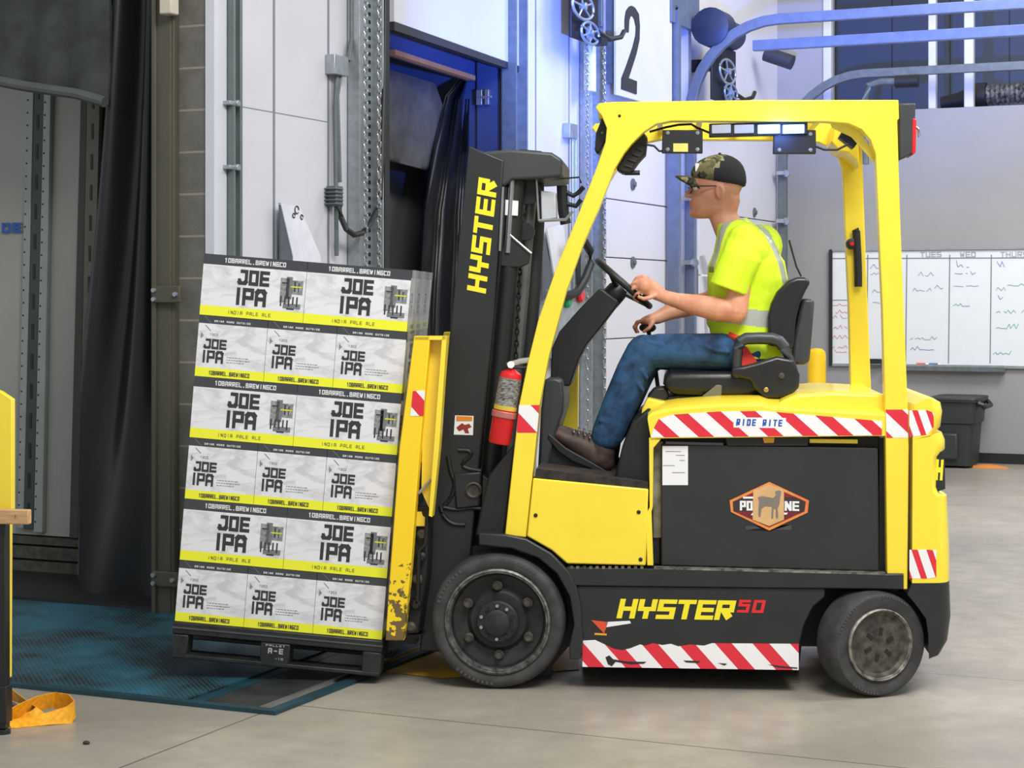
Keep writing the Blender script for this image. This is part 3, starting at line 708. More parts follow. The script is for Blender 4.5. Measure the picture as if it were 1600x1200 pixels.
# bent guard plates at the foot of door tracks
def guard(pts_face, pts_side, lb, off, dpt):
    g = MB(); F = [bz(x, y, off) for x, y in pts_face]; n = len(F)
    g.add(F+[p-Vector((.012, 0, 0)) for p in F], [tuple(range(n)), tuple(range(2*n-1, n-1, -1))]+[(i, i+n, (i+1) % n+n, (i+1) % n) for i in range(n)], 0)
    t_ = thing('track_guard', lb, 'track guard', BD, (off, F[0].y, 0)); g.build('face_plate', mat('glossy_white_plate', (224, 226, 236), .2), t_)
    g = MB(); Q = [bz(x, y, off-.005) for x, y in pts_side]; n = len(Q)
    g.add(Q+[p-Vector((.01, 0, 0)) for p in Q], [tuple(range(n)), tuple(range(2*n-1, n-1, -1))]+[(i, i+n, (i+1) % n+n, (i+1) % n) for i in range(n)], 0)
    g.build('side_plate', mat('guard_side_grey', (84, 90, 98), .5), t_); return t_  # side plate is a darker grey than the white face
gd = guard([(439, 318), (468, 322), (501, 400), (520, 900), (470, 900), (458, 400)], [(438, 317), (459, 400), (456, 900), (442, 900)], 'tilted white steel guard plate on wall just above the beer cartons', .05, .2)
g = MB(); A = bz(464, 328, .053)
for dx, dz, r_ in ((0, 0, .02), (-.03, -.03, .012), (.05, -.035, .012)):
    g.tube([A+Vector((0, dx+math.cos(t)*r_, dz+math.sin(t)*r_)) for t in [k*.7 for k in range(9)]], .003, 5)
g.build('engraved_marks', INK, gd)
guard([(855, 358), (880, 350), (890, 430), (890, 620), (872, 620), (868, 440)], [(848, 360), (868, 445), (848, 470)], 'tilted white steel guard plate seen between mast and front pillar of forklift', .05, .15)
guard([(1090, 402), (1101, 398), (1112, 440), (1118, 620), (1104, 620), (1099, 450)], [(1085, 400), (1099, 452), (1088, 475)], 'tilted white steel guard plate seen just before the driver chest', .05, .15)
# right jamb and pipe of dock 2
p0_, p1_ = bz(787, 300)[1], bz(806, 300)[1]
g = MB().box((-.005, p0_, 0), (.02, p1_, zo+.05)).box((.02, p0_+.01, 0), (.05, p0_+.05, zo)); solo(g, 'trim_jamb', WHT2, BD, O0, kind='structure')
strut(807, 825, .11, 'door_track', 'deep steel door track right of the second dock opening, above mast top', False, GALVD)
jb = thing('junction_box', 'small grey electrical box with thin conduits right of mast top', 'electrical box', BD, bz(896, 205))
g = wb_(891, 903, 192, 215, 0, .06); g.build('enclosure', GALV, jb, bevel=.004)
g = MB(); g.tube([bz(895, 214, .03), bz(895, 700, .03)], .01, 8); g.tube([bz(900, 214, .03), bz(899, 700, .03)], .01, 8); g.build('conduit', GALV, jb)
# next door: track, chain, strut
strut(925, 945, .1, 'door_track', 'perforated galvanised door track beneath the number two sign')
for px_, lb in ((917, 'galvanised chain hanging under the pulley left of number two sign'), (944, 'fine galvanised chain hanging behind top of forklift front pillar')):
    p = bz(px_, 200, .14); g = MB(); g.chain([(.14, p.y, bz(px_, 70, .14)[2]), (.14, p.y, .6)], .006, .036)
    solo(g, 'hoist_chain', STEEL, BD, (.14, p.y, .6), lb, 'chain', 'hoist chains by the number two door', smooth=60)
p = bz(923, 100, .12); g = MB().box((.08, p.y-.04, bz(923, 143, .12)[2]), (.14, p.y+.06, bz(923, 70, .12)[2]))
solo(g, 'cable_trunking', mat('cream_trunking', (222, 222, 206), .5), BD, (.1, p.y, bz(923, 143, .12)[2]), 'cream plastic trunking under pulley left of number two sign', 'cable trunking', bevel=.006)
# door operator: plate with spoked pulley and sprocket
def operator(ppx, ppy0, ppx1, ppy1, wheels, lb, off=.18):
    A = bz(ppx, ppy0, off); B = bz(ppx1, ppy1, off); C_ = bz(ppx, ppy1, off)
    t_ = thing('door_operator', lb, 'door operator', BD, (off, A.y, C_.z))
    MB().box((off-.02, A.y, C_.z), (off, B.y, A.z)).box((.0, (A.y+B.y)/2-.04, A.z-.2), (off, (A.y+B.y)/2+.04, A.z-.1)).build('mounting_plate', mat('black_operator', (22, 24, 30), .45), t_, bevel=.006)
    for (wx, wy, rr, kind) in wheels:
        c = bz(wx, wy, off+.04); g = MB(); a_ = Vector((0, 1, 0)); b_ = Vector((0, 0, 1)); stretch_ = 2.2
        g.tube([c+a_*math.cos(t)*rr*stretch_+b_*math.sin(t)*rr for t in [k*math.pi/16 for k in range(32)]], .011, 8, closed=True)
        for k in range(5 if kind else 6):
            t = k*2*math.pi/(5 if kind else 6)+.5
            g.tube([c, c+a_*math.cos(t)*rr*stretch_+b_*math.sin(t)*rr], .008, 6)
        g.lathe([(rr*.3, -.02), (rr*.3, .025), (rr*.15, .03)], c, (1, 0, 0), 14)
        if not kind: g.lathe([(rr*.7, -.012), (rr*.7, .004)], c, (1, 0, 0), 16)
        g.build('pulley' if kind else 'sprocket', GALV if kind else mat('galv_blue', (150, 166, 190), .35, .6), t_)
    g = MB(); c = bz(ppx1, ppy1-8, off)
    g.tube([c, c+Vector((.04, .12, -.04)), c+Vector((.06, .3, 0)), c+Vector((.06, .36, .05))], .018, 8); g.box((off, B.y-.12, C_.z), (off+.07, B.y, C_.z+.05)); g.build('release_lever', BLK2, t_)
    return t_
op = operator(893, -80, 935, 58, [(911, 10, .088, 1), (922, 52, .075, 0)], 'black door operator with spoked pulley left of the number two sign')
A = bz(944, 0, .12); B = bz(962, 48, .12)
g = MB().box((.0, A.y, B.z), (.1, B.y-.2, B.z+.6)); g.build('side_arm', GALVD, op, bevel=.004)
# number sign
sg = thing('number_sign', 'tall white sign with black number two on dock wall', 'sign', BD, bz(1000, 80))
q = [bz(x, y, .12) for x, y in ((963, -40), (1050, -25), (1050, 172), (963, 148))]
g = MB().hexa([q[3]-Vector((.02, 0, 0)), q[2]-Vector((.02, 0, 0)), q[2], q[3]], [q[0]-Vector((.02, 0, 0)), q[1]-Vector((.02, 0, 0)), q[1], q[0]]); g.build('sign_board', WHT2, sg, bevel=.003)
MB().box((0, q[0].y+.1, q[3].z+.1), (.1, q[0].y+.14, q[0].z)).box((0, q[1].y-.3, q[3].z+.1), (.1, q[1].y-.26, q[0].z)).build('bracket', GALVD, sg)
g = MB()
L_ = [(976, 49), (976, 30), (978, 17), (983, 10), (987, 9), (992, 12), (998, 22), (999.5, 40), (999, 62), (994, 85), (986, 110), (982, 122), (995, 127), (994.5, 147.5), (970.5, 139), (971, 122), (978, 104), (988, 75), (993, 55), (993.5, 42), (991, 30), (988, 25), (985, 25), (983, 32), (982, 51)]
q = [bz(x, y, .123) for x, y in L_]; g.add(q+[p+Vector((.003, 0, 0)) for p in q], [tuple(range(len(q))), tuple(range(2*len(q)-1, len(q)-1, -1))]); g.build('numeral', INK, sg)
# door 2: sections with roller bolts, drawn down
def rolldoor(px0, px1, pyt_, seams, bolts, lb, cat='door', off=.05):
    A = bz(px0, 300, off); B = bz(px1, 300, off); t_ = thing('sectional_door', lb, cat, BD, (0, A.y, 0))
    ztop = bz(px0, pyt_, off)[2]; zs_ = [0]+sorted(bz(px0, s_, off)[2] for s_ in seams)+[ztop]
    g = MB()
    for a, b_ in zip(zs_, zs_[1:]): g.box((.005, A.y, a+.004), (off, B.y, b_-.004))
    g.build('door_sections', WHT, t_, bevel=.004)
    for bx_, by_ in bolts:
        c = bz(bx_, by_, off); g = MB(); g.lathe([(.045, 0), (.045, .012), (.02, .014), (.02, .03)], c, (1, 0, 0), 14); g.build('bumper_bolt', GALVD, t_)
rolldoor(948, 1053, 165, (310, 402, 530), ((988, 288), (988, 410)), 'closed white sectional dock door behind the steering wheel')
rolldoor(1092, 1214, 165, (330, 430, 540), ((1178, 332),), 'closed white sectional dock door behind the driver back')
# tracks of those doors: vertical, curve, horizontal
def railpath(px_, zc_, r_, hl, off, w=.036, name='curved_rail', lb='', m_=None, pyroll=(), start=None):
    p = bz(px_, 200, off); y_ = p.y
    pts = [(off, y_, 0.0), (off, y_, zc_-r_)]
    for k in range(1, 10): t = math.pi/2*k/9; pts.append((off+r_-math.cos(t)*r_, y_, zc_-r_+math.sin(t)*r_))
    pts.append((off+hl, y_, zc_))
    if start: pts = [(BD.px(start, 70, 'y', y_)[0], y_, zc_), (off+hl, y_, zc_)]
    t_ = thing(name, lb, 'door track', BD, (pts[0][0], y_, pts[0][2]))
    g = MB()
    # channel section: web and two lips, extruded along the path
    for (du, dv, sw_, sh) in ((0, 0, .006, w), (.025, w*.9, .03, .007), (.025, -w*.9, .03, .007)):
        rings = []
        for i, p_ in enumerate(pts):
            a = Vector(pts[max(i-1, 0)]); b_ = Vector(pts[min(i+1, len(pts)-1)]); t = (b_-a).normalized(); nn = Vector((t.z, 0, -t.x)); p_ = Vector(p_)
            yy = Vector((0, 1, 0))
            c = p_+yy*du+nn*dv
            rings.append([c-yy*sw_-nn*sh, c+yy*sw_-nn*sh, c+yy*sw_+nn*sh, c-yy*sw_+nn*sh])
        g.loft(rings)
    g.build('rail', m_ or GALVD, t_, bevel=.002)
    if pyroll:
        for py_ in pyroll:
            g = MB(); c = bz(px_, py_, off+.04); g.box((off-.02, y_-.14, c.z-.018), (off+.05, y_+.05, c.z+.018)); g.lathe([(.035, -.015), (.035, .015)], (off+.05, y_-.03, c.z), (0, 1, 0), 12)
            g.build('roller', GALV, t_)
    return t_, y_
def zrail(px_, off, hpx, hpy):
    """height of the horizontal run so it passes the given pixel"""
    y_ = bz(px_, 200, off).y; return BD.px(hpx, hpy, 'y', y_)[2]
RB = mat('rail_steel', (112, 124, 148), .45, .4, var=.08, vscale=12)
railpath(1078, zrail(1078, .12, 1250, 27), .75, 9, .12, .038, lb='tall curved door rail rising beside number two sign, topmost horizontal run', m_=RB, pyroll=(310, 410))
railpath(1052, zrail(1052, .12, 1300, 64), .02, 9, .12, .038, lb='straight door rail running level under the topmost rail', m_=RB, start=1176)
railpath(1052, 3.9, .02, .02, .12, .045, lb='straight blue-lit upright door rail between number two sign and curved rail', m_=RB)
p = bz(1050, 30, .14); p2 = bz(1093, 52, .14)
g = MB().box((.1, p.y, p2.z), (.14, p2.y, p2.z+.8)); solo(g, 'shaft_bracket', RB, BD, (.12, p.y, p2.z), 'flat steel bracket plate at top of the upright rail beside number two sign', 'bracket', bevel=.004)
railpath(1222, zrail(1222, .12, 1400, 112), .8, 9, .12, .036, lb='curved door rail bending just above roof of the forklift', m_=GALVD, pyroll=(270, 345))
p = bz(1236, 300, .05); MBx = MB().box((0, p.y-.15, 0), (.12, p.y+.12, 4.2)); solo(MBx, 'trim_corner', WHT2, BD, O0, kind='structure')
# bracket with sticker strip near door
y_ = bz(1070, 300, .1).y
g = MB().box((0, y_+.12, 0), (.09, y_+.2, 3.9)).box((0, y_-.1, 0), (.07, y_-.02, 3.9)); solo(g, 'trim_door_frame', WHT2, BD, O0, kind='structure')
A = bz(1077, 365, .14); B = bz(1085, 385, .14)
g = MB().box((.095, y_+.13, bz(1080, 386, .1)[2]), (.1, y_+.19, bz(1080, 366, .1)[2])); solo(g, 'door_sticker', mat('blue_sticker', (90, 150, 200), .5), BD, (.1, y_+.15, bz(1080, 386, .1)[2]), 'small blue sticker on door frame in front of the driver chest', 'sticker')
operator(1113, 65, 1150, 155, [(1137, 112, .1, 1), (1142, 146, .08, 0)], 'black door operator with spoked pulley right of the number two sign', .3)
A = bz(1128, 50, .3); g = MB(); g.lathe([(.1, -.35), (.16, -.33), (.16, -.1), (.12, -.08), (.12, .3)], A, (0, 1, 0), 20); 
solo(g, 'spring_drum', mat('navy_drum', (44, 54, 80), .45, .2), BD, A, 'dark cable drum on the shaft above the right-hand door operator', 'cable drum')
y_ = bz(1350, 140, .12).y if False else FARY-1.2
A = by(1352, 156, FARY-.5); B = by(1376, 128, FARY-.5); C_ = by(1425, 127, FARY-.5)
g = MB().tube([A-Vector((0, 0, .6)), A, A.lerp(B, .5)+Vector((-.04, 0, .05)), B, C_], .035, 10)
t_ = thing('bent_pipe', 'short bent grey pipe with black cap before the dark storage bay', 'pipe', BD, A-Vector((0, 0, .6))); g.build('pipe_run', GALVD, t_)
MB().cyl(C_-Vector((.15, 0, .0)), C_+Vector((.06, 0, 0)), .06, 14).build('end_cap', PLAS, t_)
A = by(1222, 92, FARY-.9); g = MB().cyl(by(1196, 84, FARY-.9), by(1238, 98, FARY-.9), .07, 14)
solo(g, 'pipe_stub', mat('dark_pipe', (44, 48, 60), .5), BD, A, 'short dark pipe stub beside the right-hand door operator', 'pipe')
# control box, hose and buttons seen between pillar and steering column
cb = thing('control_box', 'grey dock control box with green button behind the steering column', 'control box', BD, bz(900, 500, .0))
g = wb_(868, 915, 452, 560, 0, .12); g.build('enclosure', GALV, cb, bevel=.006)
for bx_, by_, m_ in ((884, 470, mat('green_button', (20, 150, 90), .4)), (904, 462, RED)):
    c = bz(bx_, by_, .12); MB().lathe([(.05, 0), (.05, .02), (.035, .035)], c, (1, 0, 0), 14).build('push_button', m_, cb)
g = MB(); g.tube([bz(x, y, .16) for x, y in ((900, 370, ), (912, 376), (922, 392), (923, 412), (914, 436), (902, 456), (890, 462), (872, 460))], .03, 10); g.tube([bz(x, y, .14) for x, y in ((905, 385), (903, 410), (904, 445))], .02, 8); g.build('cable_loop', BLK2, cb)
# bench bottom behind the pillar
A = bz(905, 650, .5)

# ================================================================ THE FORKLIFT
FL = thing('forklift', 'yellow and black electric counterbalance forklift carrying the pallet of cartons', 'forklift', T, (.7, .5, 0))
def ann(prof, c, axis, n=48, mi=0, mb=None):
    """ring turned from a closed profile"""
    mb = mb or MB(); c = Vector(c); ax = Vector(axis).normalized(); up = Vector((0, 0, 1)); a = ax.cross(up).normalized(); b_ = a.cross(ax)
    mb.loft([[c+ax*h+(a*math.cos(2*math.pi*i/n)+b_*math.sin(2*math.pi*i/n))*r for i in range(n)] for r, h in prof], mi, False, True)
    return mb
def wheel(name, c, ax, R_, w, rr, lugs, hubr, hub_m, rim_m, edge_m, holes=False):
    c = Vector(c); ax = Vector(ax).normalized(); up = Vector((0, 0, 1)); a = ax.cross(up).normalized(); b_ = a.cross(ax)
    k = R_
    t = ann([(rr, .012), (k*.86, .0), (k*.93, .002), (k*.965, .01), (k*.99, .03), (k, .05), (k, w-.04), (k*.97, w), (rr, w)], c, ax, 64).build('tyre', RUB, FL)
    tl_ = MB()
    for ph in (.9, 2.2, 4.0):
        for q in range(9):
            t0 = ph+q*.075
            r0, r1 = k*.895, k*.935
            P = [c-ax*.0015+(a*math.cos(tt)+b_*math.sin(tt))*r_ for r_, tt in ((r0, t0), (r1, t0), (r1, t0+.04), (r0, t0+.04))]
            tl_.add(P+[p+ax*.004 for p in P], [(0, 1, 2, 3), (0, 4, 5, 1), (1, 5, 6, 2), (2, 6, 7, 3), (3, 7, 4, 0)])
    tl_.build('raised_sidewall_marks', mat('tyre_marks', (74, 74, 74), .7), t)
    r = ann([(rr, .014), (rr*1.005, .002), (rr*.97, -.004), (rr*.955, .004), (rr*.93, .002), (rr*.9, .02), (rr*.9, w), (rr, w)], c, ax, 64).build('rim', edge_m, FL)
    if holes: g = MB().lathe([(.001, .016), (rr*.8, .019), (rr*.86, .012), (rr*.91, .01), (rr*.91, w*.8), (.001, w*.8)], c, ax, 48)
    else: g = MB().lathe([(0.001, .045), (hubr*1.3, .045), (hubr*1.5, .06), (rr*.62, .06), (rr*.7, .05), (rr*.86, .045), (rr*.91, .02), (rr*.91, w*.8), (.001, w*.8)], c, ax, 48)
    d = g.build('wheel_disc', rim_m, FL)
    if holes: g = MB().lathe([(hubr, .02), (hubr*.97, .004), (hubr*.7, -.002), (.001, -.003)], c, ax, 32)
    else: g = MB().lathe([(hubr, .05), (hubr, .0), (hubr*.92, -.008), (hubr*.62, -.01), (hubr*.6, -.022), (hubr*.5, -.026), (.001, -.027)], c, ax, 32); h = g.build('hub', hub_m, FL)
    if lugs:
        for i in range(10):
            tt = i*2*math.pi/10+.3; p = c+(a*math.cos(tt)+b_*math.sin(tt))*hubr*.78
            MB().cyl(p-ax*.02, p, .0065, 8).build('hub_bolt', GALV if i in (1, 2, 4, 5, 7) else BLK2, h)
        for i in range(lugs):
            tt = i*2*math.pi/lugs+.55; p = c+(a*math.cos(tt)+b_*math.sin(tt))*(rr*.66)
            MB().lathe([(.02, .06), (.02, .04), (.012, .038), (.012, .018)], p, ax, 10).build('lug_nut', RIMG, d)
    if holes:
        for i in range(6):
            tt = i*2*math.pi/6+.35; dd = (a*math.cos(tt)+b_*math.sin(tt)); s_ = dd.cross(ax); p = c+dd*(hubr*1.32)
            P = [p-dd*.016-s_*.007, p+dd*.012-s_*.007, p+dd*.012+s_*.007, p-dd*.016+s_*.007]
            MB().add([q_+ax*.0135 for q_ in P]+[q_+ax*.03 for q_ in P], [(0, 1, 2, 3), (7, 6, 5, 4), (0, 4, 5, 1), (1, 5, 6, 2), (2, 6, 7, 3), (3, 7, 4, 0)]).build('disc_slot', BLK2, d)
fc = tv(777, 971, 0); fc.z = .2655
wheel('w', (fc.x, 0, .2655), (0, 1, 0), .265, .2, .206, 6, .083, RIMD, RIMD, RIMB)
wheel('w', (fc.x, 1.03, .2655), (0, -1, 0), .265, .2, .206, 0, .083, RIMD, RIMD, RIMB)
rc = tv(1377, 1014, -.02)
an = R(24)
wheel('w', (rc.x, -.02, .202), (-math.sin(an), math.cos(an), 0), .202, .15, .138, 0, .04, mat('hub_cap_grey', (124, 122, 114), .55), RIMG, mat('scuffed_steel', (176, 172, 162), .5, .3, vscale=30, c2=(84, 80, 72), bmp=.4), True)
wheel('w', (rc.x-.03, 1.0, .202), (math.sin(R(-18)), -math.cos(an), 0), .202, .15, .138, 0, .04, RIMG, RIMG, RIMB)
# overhead guard -----------------------------------------------------------------
GO = [(789, 836), (800, 734), (811, 633), (825, 565), (841, 500), (870, 416), (900, 344), (932, 262), (946, 222), (948, 200), (940, 181), (930, 168), (936, 161), (960, 159), (1200, 156), (1404, 156), (1405, 186), (1402, 188),
      (1407, 350), (1418, 627), (1420, 700), (1418, 921), (1411, 921), (1411, 897), (1386, 897), (1383, 640), (1379, 480), (1373, 350), (1368, 240), (1360, 218), (1346, 202), (1326, 193), (1290, 190), (1050, 189), (1025, 194), (1005, 207), (987, 225), (975, 240),
      (960, 265), (936, 326), (912, 380), (885, 455), (858, 554), (843, 633), (833, 734), (822, 840)]
OG = [(q.x, q.z) for q in (tv(x, y, .03) for x, y in GO)]
g = MB().prism(OG, .03, .10); gd = g.build('guard_frame', YEL, FL, bevel=.007, seg=3, smooth=50)
g = MB().prism([(x-.05, z) for x, z in OG], .86, .93); gd2 = g.build('guard_frame', YEL, FL, bevel=.007, seg=3, smooth=50)
zr = tv(1200, 172, .03).z
for x_ in (955, 1030, 1095, 1160, 1225, 1290, 1345):
    u0 = tu(x_, .03, 170); MB().box((u0-.012, .1, zr-.012), (u0+.012, .86, zr+.022)).build('roof_bar', YEL, FL, bevel=.003)
u0 = tu(1385, .03, 170); MB().box((u0-.05, .1, zr-.03), (u0+.03, .86, zr+.035)).build('rear_crossbeam', YEL, FL, bevel=.006)
u0 = tu(938, .03, 170); MB().box((u0-.01, .1, zr-.02), (u0+.03, .86, zr+.035)).build('front_crossbeam', YEL, FL, bevel=.006)
MB().tprism([(1368, 240), (1372, 262), (1350, 236), (1330, 214), (1300, 200), (1296, 190), (1330, 190)], .1, .106).build('corner_gusset', YEL, FL)
g = MB().tprism([(1306, 190), (1340, 190), (1343, 262), (1338, 250), (1325, 238), (1312, 236), (1300, 222)], .55, .86); g.build('rear_gusset', YEL, FL, bevel=.01)
MB().tube([tv(786, 292, .21), tv(781, 392, .21)], .006, 6).build('rail_edge', STEEL, FL)
g = MB(); p = tv(968, 181, .029); g.ball((p.x, .03, p.z), .006, 0, 8); g.build('guard_bolt', BLK2, gd)
MB().tprism([(866, 680), (884, 560), (904, 560), (902, 684)], .84, .93).build('far_cowl', YEL, FL, bevel=.006)
# chassis ---------------------------------------------------------------------------
def xsec(pts, v, shr, u0):
    o = []
    for x, y in pts:
        q = tv(x, y, .12); u = q.x
        if u > u0: u = u0+(u-u0)*(1-shr) if u > u0 else u
        o.append(Vector((u, v, q.z)))
    return o
def rounded(pts, ux, name, m_, sh=((.02, .5), (.035, .25), (.06, .1), (.1, 0), (.9, 0), (.94, .1), (.97, .25), (.99, .5)), **kw):
    u0 = tu(ux, .12); g = MB(); g.loft([xsec(pts, v, s_, u0) for v, s_ in sh]); return g.build(name, m_, FL, **kw)
MB().tprism([(888, 915), (1289, 919), (1289, 933), (1270, 949), (1256, 978), (1250, 1004), (1248, 1047), (910, 1042), (908, 985), (902, 955), (893, 930)], .03, .5).build('side_skirt', BLK, FL, bevel=.005)
MB().tprism([(888, 915), (1289, 919), (1256, 978), (1248, 1047), (910, 1042), (908, 985)], .5, .97).build('chassis', BLK2, FL)
MB().tprism([(1240, 905), (1415, 925), (1440, 960), (1447, 985), (1440, 1010), (1240, 1010)], .3, .75).build('axle_housing', BLK2, FL)
dk = MB().tprism([(885, 886), (1386, 897), (1412, 897), (1412, 921), (888, 915)], .018, .97).build('deck_rail', BLK, FL, bevel=.004)
g = MB(); 
for k in range(12):
    x_ = 893+k*10; q = tv(x_, 886.5, .02); g.box((q.x-.006, .016, q.z-.006), (q.x+.006, .2, q.z+.004))
g.build('step_tread', mat('worn_step_grip', (120, 112, 92), .7, vscale=40, c2=(50, 46, 40)), dk)
a_, b_ = tv(1022, 889.5, .017), tv(1384, 898.5, .017)
g = MB(); g.add([a_, b_, b_+Vector((0, 0, .007)), a_+Vector((0, 0, .007)), a_+Vector((0, .05, .007)), b_+Vector((0, .05, .007))], [(0, 1, 2, 3), (3, 2, 5, 4)]); g.build('worn_edge', mat('scuffed_edge', (150, 148, 142), .45, .4, vscale=30, c2=(70, 68, 64)), dk)
fpv = MB().tprism([(833, 747), (1013, 764), (1009, 884), (886, 881), (862, 860), (823, 838)], .02, .97).build('floor_cowl', YEL, FL, bevel=.006)
for x_, y_ in ((837, 805), (998, 800), (1001, 874)):
    q = tv(x_, y_, .02); MB().lathe([(.008, .01), (.008, -.003), (.004, -.005)], q, (0, 1, 0), 10).build('cowl_screw', BLK2, fpv)
MB().tprism([(835, 746), (838, 732), (1012, 754), (1013, 764)], .025, .97).build('floor_mat', mat('dirty_floor_mat', (62, 54, 48), .9, vscale=30, c2=(34, 30, 28), bmp=.5), FL)
MB().tprism([(748, 833), (790, 835), (823, 842), (862, 865), (889, 893), (901, 917), (907, 944), (911, 1001), (908, 1030), (890, 1031), (889, 1010), (897, 975), (890, 932), (870, 896), (841, 872), (800, 857), (748, 852)], .01, .27).build('fender', BLK, FL, bevel=.006)
MB().tprism([(748, 852), (800, 857), (841, 872), (870, 896), (890, 932), (897, 975), (889, 1010), (863, 1040), (860, 1066), (845, 1066), (700, 1000), (700, 860)], .235, .26).build('inner_fender', BLK2, FL)
MB().tprism([(764, 742), (806, 690), (800, 740), (789, 838), (742, 838), (752, 790)], .08, .25).build('front_cowl', BLK2, FL, bevel=.01)
# battery bay
bt = MB().tprism([(1033, 694), (1372, 700), (1374, 893), (1033, 884)], .06, .92).build('battery_case', BATT, FL, bevel=.006)
MB().tprism([(1374, 684), (1386, 684), (1386, 897), (1374, 893)], .1, .9).build('bay_upright', BLK2, FL)
MB().tprism([(1036, 682), (1374, 682), (1374, 702), (1036, 696)], .12, .88).build('bay_top', BLK2, FL)
MB().tprism([(1133, 682), (1264, 682), (1262, 697), (1136, 697)], .055, .12).build('lifting_lug', BATT, bt, bevel=.004)
MB().tprism([(1192, 684), (1210, 684), (1209, 692), (1194, 692)], .05, .056).build('lug_window', ORANGE, bt)
MB().tprism([(1265, 686), (1340, 687), (1340, 693), (1265, 692)], .07, .11).build('yellow_retainer', YEL, bt)
MB().tprism([(1040, 690), (1130, 692), (1130, 696), (1040, 694)], .062, .1).build('top_edge', mat('edge_grey', (92, 94, 98), .4, .3), bt)
MB().tprism([(1014, 684), (1033, 686), (1021, 700), (1020, 792), (1018, 800), (1021, 884), (1011, 884), (1009, 804), (1015, 793)], .03, .07).build('bay_post', YEL, FL, bevel=.003)
MB().tprism([(1019, 690), (1036, 690), (1036, 840), (1021, 840)], .09, .2).build('bay_liner', mat('dirty_cream_liner', (150, 140, 118), .7, vscale=12, c2=(90, 84, 72)), FL)
MB().tprism([(960, 748), (972, 698), (988, 660), (1012, 640), (1034, 640), (1034, 884), (1012, 884), (1012, 760)], .1, .9).build('seat_pedestal', BLK2, FL, bevel=.01)
st = MB().tprism([(1035, 697), (1075, 697), (1075, 758), (1035, 758)], .0585, .0605).build('paper_sticker', WHITE, FL)
g = MB()
for x_, y_, w_ in ((1040, 706, 24), (1056, 712, 14), (1036, 728, 18), (1050, 739, 20), (1062, 720, 8)):
    q = tv(x_, y_, .058); g.box((q.x, .0578, q.z), (q.x+w_*.0025, .0582, q.z+.003))
g.build('print', mat('grey_print', (150, 152, 158), .6), st)
# hexagonal emblem
def plate(pts, v, m_, name, par, th_=.0012): return MB().tprism(pts, v, v+th_).build(name, m_, par)
hx = plate([(1202, 753), (1264, 782), (1262, 801), (1202, 829), (1142, 800), (1140, 782)], .0575, mat('gold_orange', (238, 160, 74), .5, vscale=8, c2=(226, 110, 60)), 'emblem', FL)
plate([(1202, 758), (1259, 784), (1257, 799), (1202, 824), (1147, 799), (1145, 784)], .0566, mat('maroon', (84, 30, 34), .5, vscale=9, c2=(150, 36, 40)), 'emblem_field', hx, .0008)
plate([(1145, 784), (1160, 777), (1244, 777), (1259, 784), (1257, 799), (1146, 799)], .0560, mat('brown_band', (62, 48, 48), .5), 'emblem_band', hx, .0005)
g = MB(); write_px(g, 'PO', (1156, 797.5), (1177, 797.8), .0556, 15, .0075, .0085, 0, 0, gapf=.9); write_px(g, 'NE', (1226, 798), (1250, 798.5), .0556, 15, .0075, .0085, 0, 0, gapf=.9)
g.tprism([(1161, 776), (1177, 776), (1177, 779), (1161, 779)], .0555, .0558).tprism([(1176, 801), (1182, 801), (1180, 805), (1173, 805)], .0555, .0558).tprism([(1225, 801), (1231, 801), (1229, 804), (1225, 804)], .0555, .0558)
g.build('emblem_letters', WHITE, hx)
plate([(1177, 766), (1202, 757), (1225, 766), (1225, 812), (1202, 822), (1176, 812)], .0552, mat('tan_print', (222, 178, 122), .6, vscale=20), 'emblem_centre', hx, .0008)
plate([(1184, 777), (1191, 775), (1208, 778), (1212, 774), (1211, 768), (1217, 766), (1221, 768), (1219, 777), (1218, 788), (1215, 795), (1216, 806), (1215, 811), (1212, 808), (1212, 796), (1209, 795), (1208, 810), (1205, 811), (1206, 792), (1196, 791), (1190, 795), (1188, 808), (1185, 807), (1185, 794), (1186, 784)], .0546, mat('dog_grey', (134, 124, 112), .6), 'emblem_dog', hx, .0006)
plate([(1164, 822), (1180, 822), (1202, 830), (1224, 822), (1236, 820), (1237, 828), (1166, 828)], .0590, mat('faded_residue', (70, 70, 72), .6), 'faded_residue', FL, .0006)
# hood
ht = [(1012, 656), (1018, 650), (1035, 645), (1060, 641), (1123, 636), (1190, 635), (1205, 640), (1272, 644), (1383, 650), (1383, 681), (1017, 685)]
base = [(q.x, q.z) for q in (tv(x, y, .025) for x, y in ht)]
zc0 = min(q[1] for q in base); g = MB(); rings = []
for v, dz, sk in ((.025, 0, 0), (.035, .012, 0), (.08, .022, 0), (.25, .032, 0), (.75, .032, 0), (.92, .022, 0), (.965, .012, 0), (.975, 0, 0)):
    rings.append([Vector((x, v, z+(dz if z > zc0+.04 else 0))) for x, z in base])
g.loft(rings); hood = g.build('hood', YEL, FL, smooth=30)
MB().tprism([(1203, 640), (1224, 625), (1245, 616), (1300, 612), (1384, 616), (1384, 655), (1210, 650)], .09, .92).build('hood_rear_cover', YEL, FL, bevel=.02, seg=4)
q = tv(1211, 632, .2); MB().ball((q.x, .2, q.z), .014, 0, 8, (1, 1, .6)).build('cover_stud', BLK2, FL)
MB().tprism([(1001, 665), (1012, 652), (1040, 628), (1012, 622), (1003, 640)], .2, .5).build('hood_latch_housing', YEL, FL, bevel=.008)
def X_(px_, v=.03, py_=650): return tv(px_, py_, v).x-.7
def tape(pts, v, name, x_red, y_red, period_px, slope, duty=.5, th_=.0012):
    q = tv(x_red, y_red, v); per = period_px*7.1/FPX
    m_ = stripes(name, q.x-.7+slope*q.z, per, slope, duty)
    return MB().tprism(pts, v, v+th_).build('warning_tape', m_, FL)
